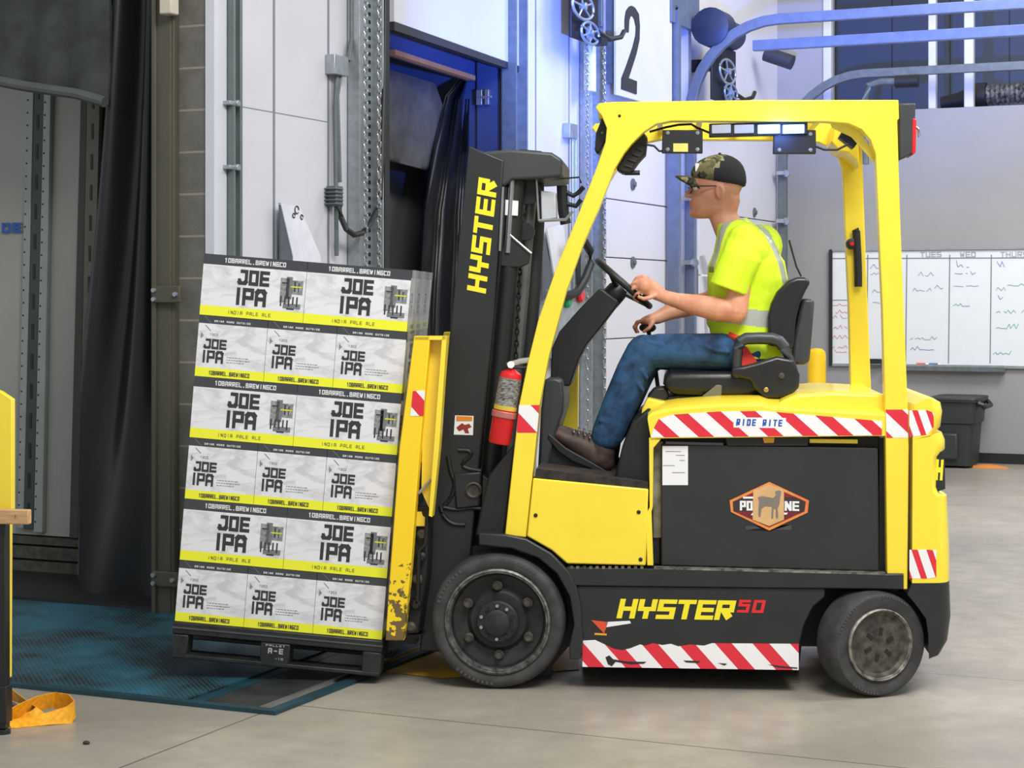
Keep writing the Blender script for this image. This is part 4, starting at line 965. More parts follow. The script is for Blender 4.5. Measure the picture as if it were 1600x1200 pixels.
tape([(1017, 683.5), (1022, 668), (1029, 655), (1050, 648), (1123, 643), (1194, 642), (1272, 649), (1330, 654), (1378, 658), (1378, 680)], .0235, 'tape_hood', 1104, 645, 55, 1.12, .45)
MB().tprism([(1146, 652), (1228, 653), (1228, 669), (1146, 668)], .0231, .0234).build('lettering_patch', WHITE, FL)
g = MB(); write_px(g, 'RIDE RITE', (1150, 665), (1224, 666.5), .0225, 10.5, .0052, .0055, .1, 0, gapf=.72); g.build('side_lettering', mat('blue_lettering', (30, 84, 170)), FL)
tape([(811, 633), (843, 633), (839, 676), (807, 676)], .0288, 'tape_pillar', 829, 633, 62, .95, .5)
tape([(1384, 640), (1419, 640), (1419, 684), (1385, 684)], .0288, 'tape_rear_pillar', 1385, 645, 60, 1.05, .5)
tape([(910, 1001), (930, 1000), (945, 1007), (960, 1014), (972, 1016), (985, 1013), (1000, 1007), (1008, 1009), (1020, 1005), (1035, 1008), (1048, 1006), (1060, 1010), (1078, 1007), (1100, 1009), (1112, 1005), (1248, 1006), (1248, 1047), (910, 1042)], .0288, 'tape_skirt', 1117, 1005, 59, .9, .45)
g = MB(); g.tprism([(946, 1027), (952, 1024), (958, 1030), (975, 1033), (990, 1034), (1010, 1034), (1006, 1037), (985, 1038), (962, 1034), (956, 1041), (950, 1038)], .0275, .0285).tprism([(1068, 1032), (1095, 1033), (1090, 1036), (1072, 1035)], .0275, .0285).tprism([(1122, 1036), (1136, 1037), (1132, 1040)], .0275, .0285).tprism([(1200, 1038), (1222, 1041), (1246, 1043), (1246, 1045), (1215, 1043)], .0275, .0285)
g.build('tape_tears', BLK, FL)
g = MB(); write_px(g, 'HYSTER', (963, 966), (1146, 969), .0283, 30.5, .0165, .021, .22, 0, gapf=.93); g.build('side_lettering', YTXT, FL)
g = MB(); write_px(g, '50', (1151, 957), (1197, 958), .0283, 20, .0105, .013, .22, 0, gapf=.8); g.build('model_number', RTXT, FL)
g = MB().tprism([(924, 969), (950, 972), (944, 990)], .0283, .0295, 0).tprism([(944, 972), (984, 970), (986, 974), (948, 980)], .0283, .0295, 1).tprism([(929, 989), (948, 990), (948, 993), (929, 992)], .0283, .0295, 2)
g.build('torn_sticker', [mat('orange_red', (226, 84, 50), .5), WHITE, ORANGE], FL)
# counterweight
rounded([(1421, 640), (1424, 630), (1440, 621), (1456, 621), (1468, 628), (1471, 642), (1468, 665), (1454, 678), (1421, 684)], 1440, 'rear_cover', YEL, smooth=40)
rounded([(1421, 684), (1454, 679), (1470, 674), (1475, 686), (1475, 700), (1464, 711), (1462, 758), (1466, 767), (1478, 772), (1482, 860), (1482, 905), (1420, 905)], 1440, 'counterweight', YEL, smooth=40)
rounded([(1420, 905), (1482, 905), (1484, 960), (1479, 998), (1466, 1018), (1452, 1022), (1450, 985), (1443, 960), (1425, 937), (1413, 923)], 1440, 'counterweight_base', BLK, smooth=40)
tape([(1421, 641), (1449, 641), (1459, 645), (1459, 667), (1449, 679), (1421, 683)], .0188, 'tape_cover', 1425, 641, 21, .35, .42)
tape([(1421, 859), (1450, 859), (1463, 860), (1463, 902), (1450, 904), (1421, 904)], .0188, 'tape_weight', 1424, 859, 23, .33, .42)
def wrapdecal(pts, v, name, m_): return MB().tprism(pts, v, v+.02).build(name, m_, FL)
hd = wrapdecal([(1458, 710), (1469, 704), (1476, 708), (1477, 764), (1466, 768), (1459, 756)], .045, 'rear_nameplate', BLK)
g = MB(); write_px(g, 'H', (1461, 750), (1475, 751), .044, 32, .02, .01, 0, 0); g.build('nameplate_letter', YTXT, hd)
g = MB().tprism([(1466, 930), (1471, 926), (1472, 945), (1468, 966), (1465, 964), (1468, 948)], .03, .033).build('torn_sticker', mat('pink_white', (224, 180, 184), .5, vscale=60, c2=(200, 60, 70)), FL)
# lights and electrics under the roof
lp = MB().tprism([(1006, 207), (1012, 214), (1009, 240), (998, 252), (990, 263), (984, 270), (972, 270), (962, 264), (976, 240), (988, 224)], .11, .24).build('head_lamp', mat('lamp_housing', (48, 44, 40), .5, vscale=20, c2=(24, 24, 24)), FL, bevel=.008)
g = MB()
for k in range(5):
    a0_ = tv(975+k*6, 258-k*9, .105); b0_ = tv(988+k*5, 262-k*9, .105); g.tube([a0_, b0_], .003, 6)
g.build('cooling_fins', BLK2, lp)
q = tv(988, 270, .15); MB().cyl(q-Vector((.03, 0, 0)), q+Vector((.03, 0, 0)), .01, 10).build('lamp_pivot', BLK2, lp)
lp = MB().tprism([(943, 178), (959, 186), (957, 204), (944, 225), (936, 240), (929, 236), (931, 208)], .12, .24).build('front_lamp', PLAS, FL, bevel=.006)
q = tv(941, 208, .118); MB().ball(q, .006, 0, 8).build('green_indicator', mat('green_button', (20, 150, 90)), lp)
for x0_, x1_, y0_, y1_, c_ in ((1035, 1098, 203, 239, PLAS), (1209, 1275, 203, 240, PLAS)):
    bx_ = MB().tprism([(x0_, y0_), (x1_, y0_), (x1_, y1_), (x0_-1, y1_)], .06, .1).build('relay_box', c_, FL, bevel=.003)
    for dx in (.13, .87):
        for dy in ((.13, .85) if x0_ < 1100 else (.18, .85)):
            q = tv(x0_+(x1_-x0_)*dx, y0_+(y1_-y0_)*dy, .06); MB().lathe([(.008, .004), (.008, -.003), (.004, -.006)], q, (0, 1, 0), 10).build('screw', STEEL, bx_)
    if x0_ < 1100: MB().tprism([(1052, 224), (1075, 224), (1075, 237), (1052, 237)], .0585, .06).build('yellow_label', mat('pale_yellow_label', (232, 220, 110), .5), bx_)
lb_ = MB().tprism([(1108, 193), (1262, 190), (1262, 210), (1108, 214)], .05, .09).build('light_bar', BLK2, FL, bevel=.003)
BE = emis('blue_strobe', (120, 168, 255), 3.6); OFFM = mat('unlit_lens', (176, 180, 190), .25)
for k, (a, b_) in enumerate(((1112, 1142), (1147, 1178), (1184, 1219), (1223, 1257))):
    MB().tprism([(a, 195), (b_, 194), (b_, 208), (a, 209)], .044, .051).build('strobe_lens', OFFM if k < 2 else BE, lb_, bevel=.003)
bl = prism_at_ = MB().tprism([(1190, 188), (1214, 188), (1214, 206), (1190, 206)], .94, .985).build('unseen_beam_housing', PLAS, FL, bevel=.003)  # unseen housing added on the far side to carry the blue beams
for tgt, pw, ang in ((BD.world(bz(775, 40)), 1500, 36), (BD.world(bz(985, 30)), 2300, 40), (BD.world(by(1430, -40, FARY)), 3200, 29)):  # blue spots added to tint the dock wall and rails
    l = bpy.data.lights.new('added_blue_beam', 'SPOT'); l.energy = pw; l.color = (.08, .2, 1); l.spot_size = R(ang); l.spot_blend = 1; l.shadow_soft_size = .06
    o = bpy.data.objects.new('added_blue_beam', l); COL.objects.link(o); p = tv(1202, 200, 1.06); o.parent = bl; o.location = p-OFF[FL.name]
    o.rotation_euler = (Matrix.Rotation(R(5), 3, 'Z') @ (Vector(tgt)-T.world(p))).to_track_quat('-Z', 'Y').to_euler()
l = bpy.data.lights.new('strobe_glow', 'POINT'); l.energy = 1.6; l.color = (.10, .25, 1); l.shadow_soft_size = .04
o = bpy.data.objects.new('strobe_glow', l); COL.objects.link(o); o.parent = lb_; o.location = tv(1222, 203, -.04)-OFF[FL.name]
g = MB().tube([tv(x, y, .08) for x, y in ((1015, 206), (1040, 199), (1060, 195), (1080, 194), (1090, 200), (1110, 208))], .005, 6)
g.build('wiring', BLK2, FL)
MB().tube([tv(x, y, .08) for x, y in ((1275, 229), (1288, 234), (1308, 234), (1326, 225))], .005, 6).build('wiring', BLK2, FL)
MB().tube([tv(x, y, .08) for x, y in ((1010, 226), (1022, 228), (1030, 236), (1036, 236))], .005, 6).build('wiring', BLK2, FL)
MB().tprism([(1318, 203), (1340, 223), (1334, 232), (1311, 214)], .12, .2).build('roof_camera', BLK2, FL, bevel=.004)
rl = MB().tprism([(1405, 161), (1431, 161), (1430, 186), (1427, 240), (1405, 250)], .05, .2).build('rear_lamp', PLASG, FL, bevel=.006)
MB().tprism([(1426, 184), (1432, 187), (1431, 238), (1425, 243)], .045, .205).build('red_lens', RED, rl, bevel=.003)
rl = MB().tprism([(1405, 161), (1431, 161), (1430, 186), (1427, 240), (1405, 250)], .76, .9).build('rear_lamp', PLASG, FL, bevel=.006)
q = tv(1435, 202, .1); MB().tube([q+Vector((-.02, 0, .02)), q, q+Vector((.005, 0, -.03))], .006, 6).build('lamp_hook', STEEL, FL)
hb = MB().tube([tv(x, y, .84) for x, y in ((1336, 358), (1338, 362), (1340, 400), (1341, 430), (1341, 448))], .017, 10).build('grab_handle', PLAS, FL)
q = tv(1331, 381, .83); MB().lathe([(.024, .03), (.024, 0), (.012, -.004)], q, (0, 1, 0), 16).build('horn_button', PLAS, hb)
MB().lathe([(.009, .01), (.009, -.008)], q, (0, 1, 0), 10).build('red_button', RED, hb)
# seat ----------------------------------------------------------------------------------
seat = MB().tprism([(1036, 600), (1037, 586), (1048, 580), (1144, 580), (1230, 584), (1230, 615), (1144, 620), (1048, 617)], .27, .73).build('seat_cushion', SEATM, FL, bevel=.03, seg=4)
MB().tprism([(1042, 621), (1060, 617), (1235, 620), (1235, 633), (1060, 633), (1044, 628)], .3, .7).build('seat_rails', BLK2, FL, bevel=.006)
MB().tprism([(1010, 620), (1022, 606), (1040, 604), (1046, 618), (1040, 628), (1018, 627)], .3, .42).build('seat_lever', PLAS, FL, bevel=.01)
MB().tprism([(1027, 627), (1050, 626), (1052, 633), (1030, 632)], .28, .32).build('lever_tip', mat('grey_vinyl', (150, 148, 144), .4), FL, bevel=.004)
MB().tprism([(1096, 620), (1120, 601), (1128, 602), (1127, 623)], .262, .29).build('seat_flap', mat('olive_plastic', (120, 116, 94), .5), FL, bevel=.004)
bk = [(1200, 540), (1200, 494), (1205, 474), (1214, 456), (1232, 438), (1246, 433), (1260, 433), (1267, 441), (1260, 453), (1250, 474), (1244, 500), (1240, 545)]
MB().tprism(bk, .29, .71).build('seat_backrest', SEATM, FL, bevel=.03, seg=4)
MB().tprism([(1252, 474), (1256, 466), (1273, 468), (1270, 509), (1265, 566), (1256, 570), (1236, 570), (1240, 530)], .33, .67).build('backrest_shell', PLASG, FL, bevel=.012)
MB().tprism([(1158, 572), (1160, 548), (1196, 552), (1210, 572), (1205, 590), (1160, 590)], .6, .66).build('far_hip_pad', SEATM, FL, bevel=.01)
arm = MB().tube([tv(x, y, .255) for x, y in ((1152, 590), (1151, 560), (1152, 545), (1156, 534), (1166, 529), (1185, 528.5), (1206, 529), (1218, 533), (1226, 543), (1233, 560), (1240, 580))], .0185, 12, ry=.024).build('hip_restraint', PLASG, FL)
MB().tprism([(1143, 588), (1143, 574), (1162, 572), (1185, 566), (1214, 557), (1240, 562), (1250, 586), (1249, 606), (1232, 621), (1196, 623), (1178, 606), (1173, 594)], .225, .285).build('restraint_base', SEATM, arm, bevel=.012, seg=3)
for x_, y_, r_ in ((1221, 587, .012), (1197, 609, .01)):
    q = tv(x_, y_, .225); MB().lathe([(r_, .01), (r_, -.006), (r_*.5, -.008)], q, (0, 1, 0), 12).build('restraint_bolt', RIMG if r_ > .011 else BRASS, arm)
MB().tprism([(1159, 574), (1160, 545), (1166, 541), (1183, 565)], .3, .31).build('seat_belt', mat('red_belt', (232, 60, 44), .6), FL)
q = tv(1252, 432, .5); MB().tube([q, q+Vector((-.02, 0, .04)), q+Vector((-.05, 0, .15))], .004, 6).build('seat_antenna', PLAS, FL)
# steering column and wheel
col_ = MB().tprism([(935, 452), (940, 451), (965, 470), (966, 475), (936, 515), (917, 538), (905, 560), (890, 604), (884, 603), (860, 594), (862, 545), (874, 518), (905, 483)], .41, .6).build('steering_column', PLAS, FL, bevel=.012, seg=3)
MB().tprism([(851, 592), (870, 590), (879, 595), (881, 620), (880, 642), (868, 680), (858, 720), (855, 738), (840, 738), (845, 641)], .28, .72).build('dash_cowl', PLASG, FL, bevel=.012)
MB().tprism([(848, 660), (862, 664), (905, 690), (952, 735), (946, 742), (846, 736)], .3, .52).build('pedal_box', BLK2, FL, bevel=.006)
c = tv(974.5, 443, .5); d_ = (tv(1018, 481, .5)-tv(931, 405, .5)).normalized(); nn = Vector((-d_.z, 0, d_.x)); nn = nn if nn.z > 0 else -nn
vy = Vector((0, 1, 0)); rw = .142
sw_ = MB().tube([c+d_*math.cos(t)*rw+vy*math.sin(t)*rw for t in [k*math.pi/24 for k in range(48)]], .0135, 12, closed=True).build('steering_wheel', PLAS, FL)
g = MB(); hubc = c-nn*.03
for t in (0, 2.1, 4.2): g.tube([hubc+d_*math.cos(t)*.02+vy*math.sin(t)*.02, c+d_*math.cos(t)*(rw-.005)+vy*math.sin(t)*(rw-.005)], .012, 8)
g.lathe([(.04, -.06), (.045, -.01), (.035, .012), (.001, .016)], hubc, nn, 20); g.build('wheel_spokes', PLAS, sw_)
MB().lathe([(.045, -.12), (.045, -.02), (.03, 0)], hubc, nn, 16).build('column_collar', BLK2, sw_)
kp = c+d_*math.cos(.8)*rw-vy*math.sin(.8)*rw
MB().lathe([(.008, 0), (.008, .03), (.02, .035), (.024, .05), (.018, .066), (.001, .07)], kp, nn, 14).build('spinner_knob', PLAS, sw_)
lv = tv(1012, 512, .62); MB().tube([tv(1030, 620, .66), tv(1022, 560, .66), lv], .009, 8).build('control_lever', BLK2, FL)
MB().ball(lv, .03, 0, 14, (1.2, 1, .7)).build('lever_knob', PLAS, FL)
# mast ---------------------------------------------------------------------------------------
def prism_at(pts, v0, v1, vt, mb=None, mi=0):
    mb = mb or MB(); return mb.prism([(q.x, q.z) for q in (tv(x, y, vt) for x, y in pts)], v0, v1, mi)
ML = [(733, 228), (787, 250), (771, 500), (749, 722), (722, 1018), (655, 1018), (686, 700), (708, 470)]
mast = prism_at(ML, .215, .25, .215).build('mast_rail', BLK, FL, bevel=.006)
prism_at(ML, .75, .785, .215).build('mast_rail', BLK, FL, bevel=.006)
prism_at([(735, 236), (757, 240), (682, 1015), (657, 1015)], .25, .29, .215).build('rail_flange', BLK2, mast)
prism_at([(735, 236), (757, 240), (682, 1015), (657, 1015)], .71, .75, .215).build('rail_flange', BLK2, FL)
hdm = prism_at([(746, 238), (800, 233), (862, 238), (879, 249), (878, 276), (848, 279), (800, 281), (787, 292), (762, 285), (745, 262)], .23, .76, .23).build('mast_crosshead', mat('crosshead_grey', (62, 66, 66), .45, var=.06), FL, bevel=.012, seg=3)
prism_at([(812, 233), (846, 236), (846, 241), (812, 238)], .35, .5, .35).build('crosshead_pad', PLAS, hdm)
ul = lambda x, y, v=.3: tv(x, y, v)
MB().tube([ul(806, 284), ul(795, 420), ul(775, 640), ul(762, 780), ul(752, 860)], .04, 16).build('lift_cylinder', BLK2, FL)
MB().tube([ul(800, 282, .26), ul(793, 395, .26)], .012, 10).build('chrome_rod', STEEL, FL)
prism_at([(790, 312), (810, 314), (809, 337), (789, 336)], .252, .256, .252).build('white_tag', WHITE, FL)
MB().tube([ul(829, 290, .42), ul(820, 400, .42), ul(800, 640, .42), ul(785, 800, .42)], .03, 12).build('lift_cylinder', mat('cylinder_grey', (110, 114, 112), .35, .5), FL)
prism_at([(783, 395), (792, 362), (829, 396), (826, 412), (812, 418), (781, 416)], .26, .29, .26).build('mast_gusset', BLK, FL, bevel=.004)
g = MB(); g.tube([ul(793, 364, .255), ul(830, 396, .255)], .005, 6); g.build('gusset_pipe', STEEL, FL)
MB().tube([ul(838, 282, .5), ul(839, 345, .5), ul(834, 440, .5), ul(822, 600, .5), ul(812, 700, .5)], .032, 12, mi=0).build('hose_bundle', mat('black_hose', (36, 38, 38), .6, vscale=60, bmp=.4), FL)
c_ = ul(826, 300, .34); MB().lathe([(.05, -.02), (.05, .02)], c_, (0, 1, 0), 20).build('hose_sheave', PLAS, FL)
c_ = ul(822, 362, .34); MB().lathe([(.036, -.02), (.036, .02)], c_, (0, 1, 0), 20).build('hose_sheave', PLAS, FL)
g = MB(); g.chain([ul(818, 300, .33), ul(806, 560, .33)], .004, .024); g.build('lift_chain', BLK2, FL)
prism_at([(845, 298), (868, 300), (869, 341), (846, 345)], .3, .4, .3).build('sensor_box', mat('pale_grey_box', (196, 200, 206), .4), FL, bevel=.005)
MB().tube([ul(838, 278, .3), ul(842, 345, .3)], .005, 6).build('sensor_frame', STEEL, FL)
MB().tube([ul(842, 345, .3), ul(884, 343, .3), ul(895, 330, .3)], .007, 6).build('sensor_frame', STEEL, FL)
g = MB(); g.tube([ul(862, 280, .35), ul(905, 277, .35), ul(908, 286, .35)], .004, 6).tube([ul(878, 290, .4), ul(880, 330, .4), ul(884, 350, .4)], .022, 8).tube([ul(884, 300, .4), ul(896, 306, .4), ul(905, 300, .4), ul(912, 292, .4)], .01, 8).tube([ul(884, 318, .4), ul(900, 322, .4), ul(908, 312, .4)], .01, 8)
g.build('hydraulic_fittings', BLK2, FL)
prism_at([(768, 640), (793, 648), (786, 745), (757, 740)], .3, .7, .3).build('tilt_bracket', BLK2, FL)
MB().tube([ul(800, 720, .33), ul(860, 800, .33)], .035, 12).build('tilt_cylinder', BLK2, FL)
g = MB(); write_px(g, 'HYSTER', (759, 459), (778, 279), .2135, 31, .016, .02, .1, 0, gapf=.88); g.build('mast_lettering', YTXT, mast)
wl_ = MB().tprism([(711, 649), (740, 650), (739, 680), (709, 679)], .2135, .2148).build('warning_label', WHITE, mast)
MB().tprism([(713, 650), (738, 651), (738, 658), (713, 658)], .2125, .2134).build('orange_band', mat('label_orange', (224, 140, 40), .5), wl_)
MB().tprism([(713, 668), (722, 661), (726, 664), (733, 662), (737, 667), (731, 670), (733, 677), (727, 677), (724, 671), (717, 674)], .2125, .2134).build('pictogram', mat('label_dark_red', (150, 50, 40), .5), wl_)
def hook(pts, r_=.009):
    for _ in range(2):
        pts = [pts[0]]+[q for a, b_ in zip(pts, pts[1:]) for q in ((a[0]*.75+b_[0]*.25, a[1]*.75+b_[1]*.25), (a[0]*.25+b_[0]*.75, a[1]*.25+b_[1]*.75))]+[pts[-1]]
    MB().tube([tv(x, y, .213) for x, y in pts], r_, 8).build('cast_bracket_edge', BLK2, mast)
hook([(700, 712), (704, 738), (712, 755), (705, 778), (692, 792)]); hook([(688, 790), (692, 806), (706, 819), (727, 820)], .01); hook([(692, 792), (712, 797), (735, 793), (752, 795)])
hook([(716, 703), (735, 704), (736, 712), (723, 722), (724, 731), (752, 736)])
prism_at([(708, 740), (752, 737), (750, 792), (712, 796)], .2, .216, .2).build('cast_bracket', BLK, mast, bevel=.01)
q = tv(740, 766, .2); MB().lathe([(.034, .02), (.034, -.006), (.028, -.01), (.02, -.004), (.001, -.004)], q, (0, 1, 0), 24).build('pivot_pin', RIMG, mast)
prism_at([(754, 742), (784, 763), (752, 790)], .2, .28, .2).build('tilt_lug', BLK, FL, bevel=.005)
# yellow load backrest, carriage and forks
lbk = prism_at([(647, 525), (672, 525), (656, 700), (642, 885), (631, 1001), (602, 1001), (608, 913), (624, 700)], -.015, .06, -.015)
lbk.build('load_backrest', YELD, FL, bevel=.004)
prism_at([(672, 525), (692, 525), (684, 640), (672, 808), (655, 770), (656, 700)], .05, .062, -.015).build('backrest_web', YEL, FL)
prism_at([(691, 525), (698, 526), (686, 700), (675, 808), (670, 806)], -.015, .06, -.015).build('backrest_flange', YEL, FL)
prism_at([(648, 525), (697, 525), (697, 531), (648, 531)], -.015, .06, -.015).build('backrest_cap', YEL, FL)
prism_at([(648, 525), (697, 525), (686, 700), (675, 808), (608, 950)], .9, .98, -.015).build('load_backrest', YEL, FL, bevel=.004)
for y_ in (600, 700, 800):
    prism_at([(668-(y_-600)*.09, y_), (684-(y_-600)*.09, y_), (682-(y_-600)*.09, y_+22), (666-(y_-600)*.09, y_+22)], .06, .9, .06).build('backrest_bar', YEL, FL)
tape([(645, 611), (664, 610), (662, 650), (641, 650)], -.0165, 'tape_backrest', 641, 634, 60, .9, .5)
prism_at([(650, 790), (672, 790), (668, 900), (655, 990), (632, 990)], .08, .92, .08).build('carriage_plate', BLK2, FL, bevel=.01)
for k, (x_, y_) in enumerate(((668, 800), (660, 835), (658, 870), (652, 905), (650, 945), (642, 980))):
    q = tv(x_, y_, .07); MB().lathe([(.022, .04), (.022, -.01), (.012, -.02)], q, (0, 1, 0), 10).build('carriage_bolt', RIMG if k % 2 else BLK2, FL)
MB().tube([tv(668, 795, .05), tv(665, 850, .05), tv(655, 860, .05), tv(652, 940, .05)], .008, 8).build('carriage_hose', BLK2, FL)
MB().tube([tv(654, 771, .03), tv(674, 749, .03)], .006, 8).build('latch_pin', GALV, FL)
prism_at([(655, 1000), (600, 1003), (598, 1028), (612, 1024), (640, 1008)], .15, .25, .02).build('fork_heel', BLK2, FL)
for v0 in (.2, .7):
    a0_, b0_, c0_, d0_ = [tv(x, y, .02) for x, y in ((640, 1006), (640, 1020), (292, 1001), (292, 997))]
    MB().prism([(a0_.x, a0_.z), (b0_.x, b0_.z), (c0_.x, c0_.z), (d0_.x, d0_.z)], v0, v0+.11).build('fork', BLK2, FL)
# yellow reflection of the truck, painted as a flat patch on the floor
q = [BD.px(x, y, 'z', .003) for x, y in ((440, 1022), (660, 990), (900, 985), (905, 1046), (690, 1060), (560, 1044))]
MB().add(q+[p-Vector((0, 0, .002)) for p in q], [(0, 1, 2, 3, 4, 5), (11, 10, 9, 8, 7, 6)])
mk = MB().add(q, [(0, 1, 2, 3, 4, 5)]); solo(mk, 'trim_floor_reflection', mat('painted_yellow_reflection', (240, 186, 24), .45, vscale=5, c2=(200, 152, 34)), BD, O0, kind='structure')
# fire extinguisher on the front pillar ---------------------------------------------------------
p0, p1 = tv(799, 583, .06), tv(780, 693, .06); ax = (p1-p0).normalized(); Lx = (p1-p0).length; rx = .044
ex = thing('fire_extinguisher', 'red fire extinguisher strapped upright between mast and front pillar of forklift', 'fire extinguisher', T, p1)
MB().lathe([(.012, -.02), (.02, -.012), (.04, 0), (rx, .012), (rx, Lx-.008), (rx*.9, Lx), (.001, Lx)], p0, ax, 28).build('cylinder', RED, ex)
MB().lathe([(rx+.001, .02), (rx+.001, Lx*.52)], p0, ax, 28).build('instruction_label', mat('silver_label', (170, 166, 160), .45, .2, vscale=60, c2=(70, 66, 64), stretch=(1, 1, 3)), ex)
MB().lathe([(rx+.002, Lx*.46), (rx+.002, Lx*.52)], p0, ax, 28).build('yellow_strip', mat('label_yellow_strip', (220, 190, 60), .5), ex)
MB().lathe([(rx+.004, Lx*.54), (rx+.006, Lx*.55), (rx+.006, Lx*.62), (rx+.004, Lx*.63)], p0, ax, 28).build('strap', mat('strap_pink_grey', (200, 120, 116), .5, .3), ex)
g = MB().cyl(p0-ax*.035, p0, .014, 12); vz = g.build('valve', BRASS, ex)
tp_ = p0-ax*.035
MB().tube([tp_+Vector((-.02, -.01, -.005)), tp_+Vector((.03, -.01, .012)), tp_+Vector((.09, -.01, .02))], .008, 8, ry=.012).build('handle', mat('silver_handle', (196, 190, 180), .35, .6), vz)
MB().tube([tp_+Vector((.0, -.01, -.012)), tp_+Vector((.05, -.01, -.012)), tp_+Vector((.085, -.01, -.004))], .006, 8).build('trigger', PLAS, vz)
MB().lathe([(.014, .0), (.014, -.012)], tp_+Vector((-.005, -.02, 0)), (0, 1, 0), 12).build('gauge', WHITE, vz)

# ================================================================ PALLET LOAD
LB = tv(273, 970, .03)                       # lower near corner of the stack
TH = R(4.7); YW = R(2.0)
ex_ = Vector((math.cos(TH)*math.cos(YW), math.sin(YW), -math.sin(TH))); ez_ = Vector((math.sin(TH), 0, math.cos(TH))); ey_ = ez_.cross(ex_).normalized()
ez_ = ex_.cross(ey_).normalized()
ROT = Matrix((ex_, ey_, ez_)).transposed().to_4x4()
LW, LS, LH = .4165, .2777, .2450
def l2t(x, y, z): return LB+ex_*x+ey_*y+ez_*z
# carton mesh: long side .4165 (x), short side .2777 (y), height .245; local origin at the lower corner
def carton_art(name, kind):
    m, nt, b = newmat(name)
    co = objco(nt); sx = N(nt, 'ShaderNodeSeparateXYZ'); nt.links.new(co, sx.inputs[0])
    n1 = N(nt, 'ShaderNodeTexNoise'); n1.inputs['Scale'].default_value = 9; n1.inputs['Detail'].default_value = 6; n1.inputs['Distortion'].default_value = 1.6
    mp_ = N(nt, 'ShaderNodeMapping'); mp_.inputs['Scale'].default_value = (1, 1, 2.4); nt.links.new(co, mp_.inputs[0]); nt.links.new(mp_.outputs[0], n1.inputs[0])
    f = ramp(nt, n1.outputs['Fac'], .45, .66)
    c = mixc(nt, mth(nt, 'MULTIPLY', f, .55), lin((228, 228, 231)), lin((176, 176, 180)))
    zb_, zt_ = (.039, .203) if kind == 'long' else (.036, .212)
    c = mixc(nt, mth(nt, 'LESS_THAN', sx.outputs[2], zb_), c, lin((238, 240, 50)))
    c = mixc(nt, mth(nt, 'GREATER_THAN', sx.outputs[2], zt_), c, lin((62, 64, 68)))
    nt.links.new(c, b.inputs['Base Color']); b.inputs['Roughness'].default_value = .32; b.inputs['Coat Weight'].default_value = .15
    return m
CL, CS = carton_art('carton_long_print', 'long'), carton_art('carton_short_print', 'short')
CTOP = mat('carton_top', (120, 120, 120), .6); CINK = mat('carton_ink', (52, 52, 56), .5, var=.03); CWH = mat('carton_white_ink', (226, 226, 228), .5)
CGR = mat('carton_grey_ink', (120, 122, 126), .5); CDG = mat('carton_art_grey', (104, 108, 110), .5, vscale=60, c2=(158, 160, 160)); CYE = mat('carton_yellow', (222, 226, 40), .5)
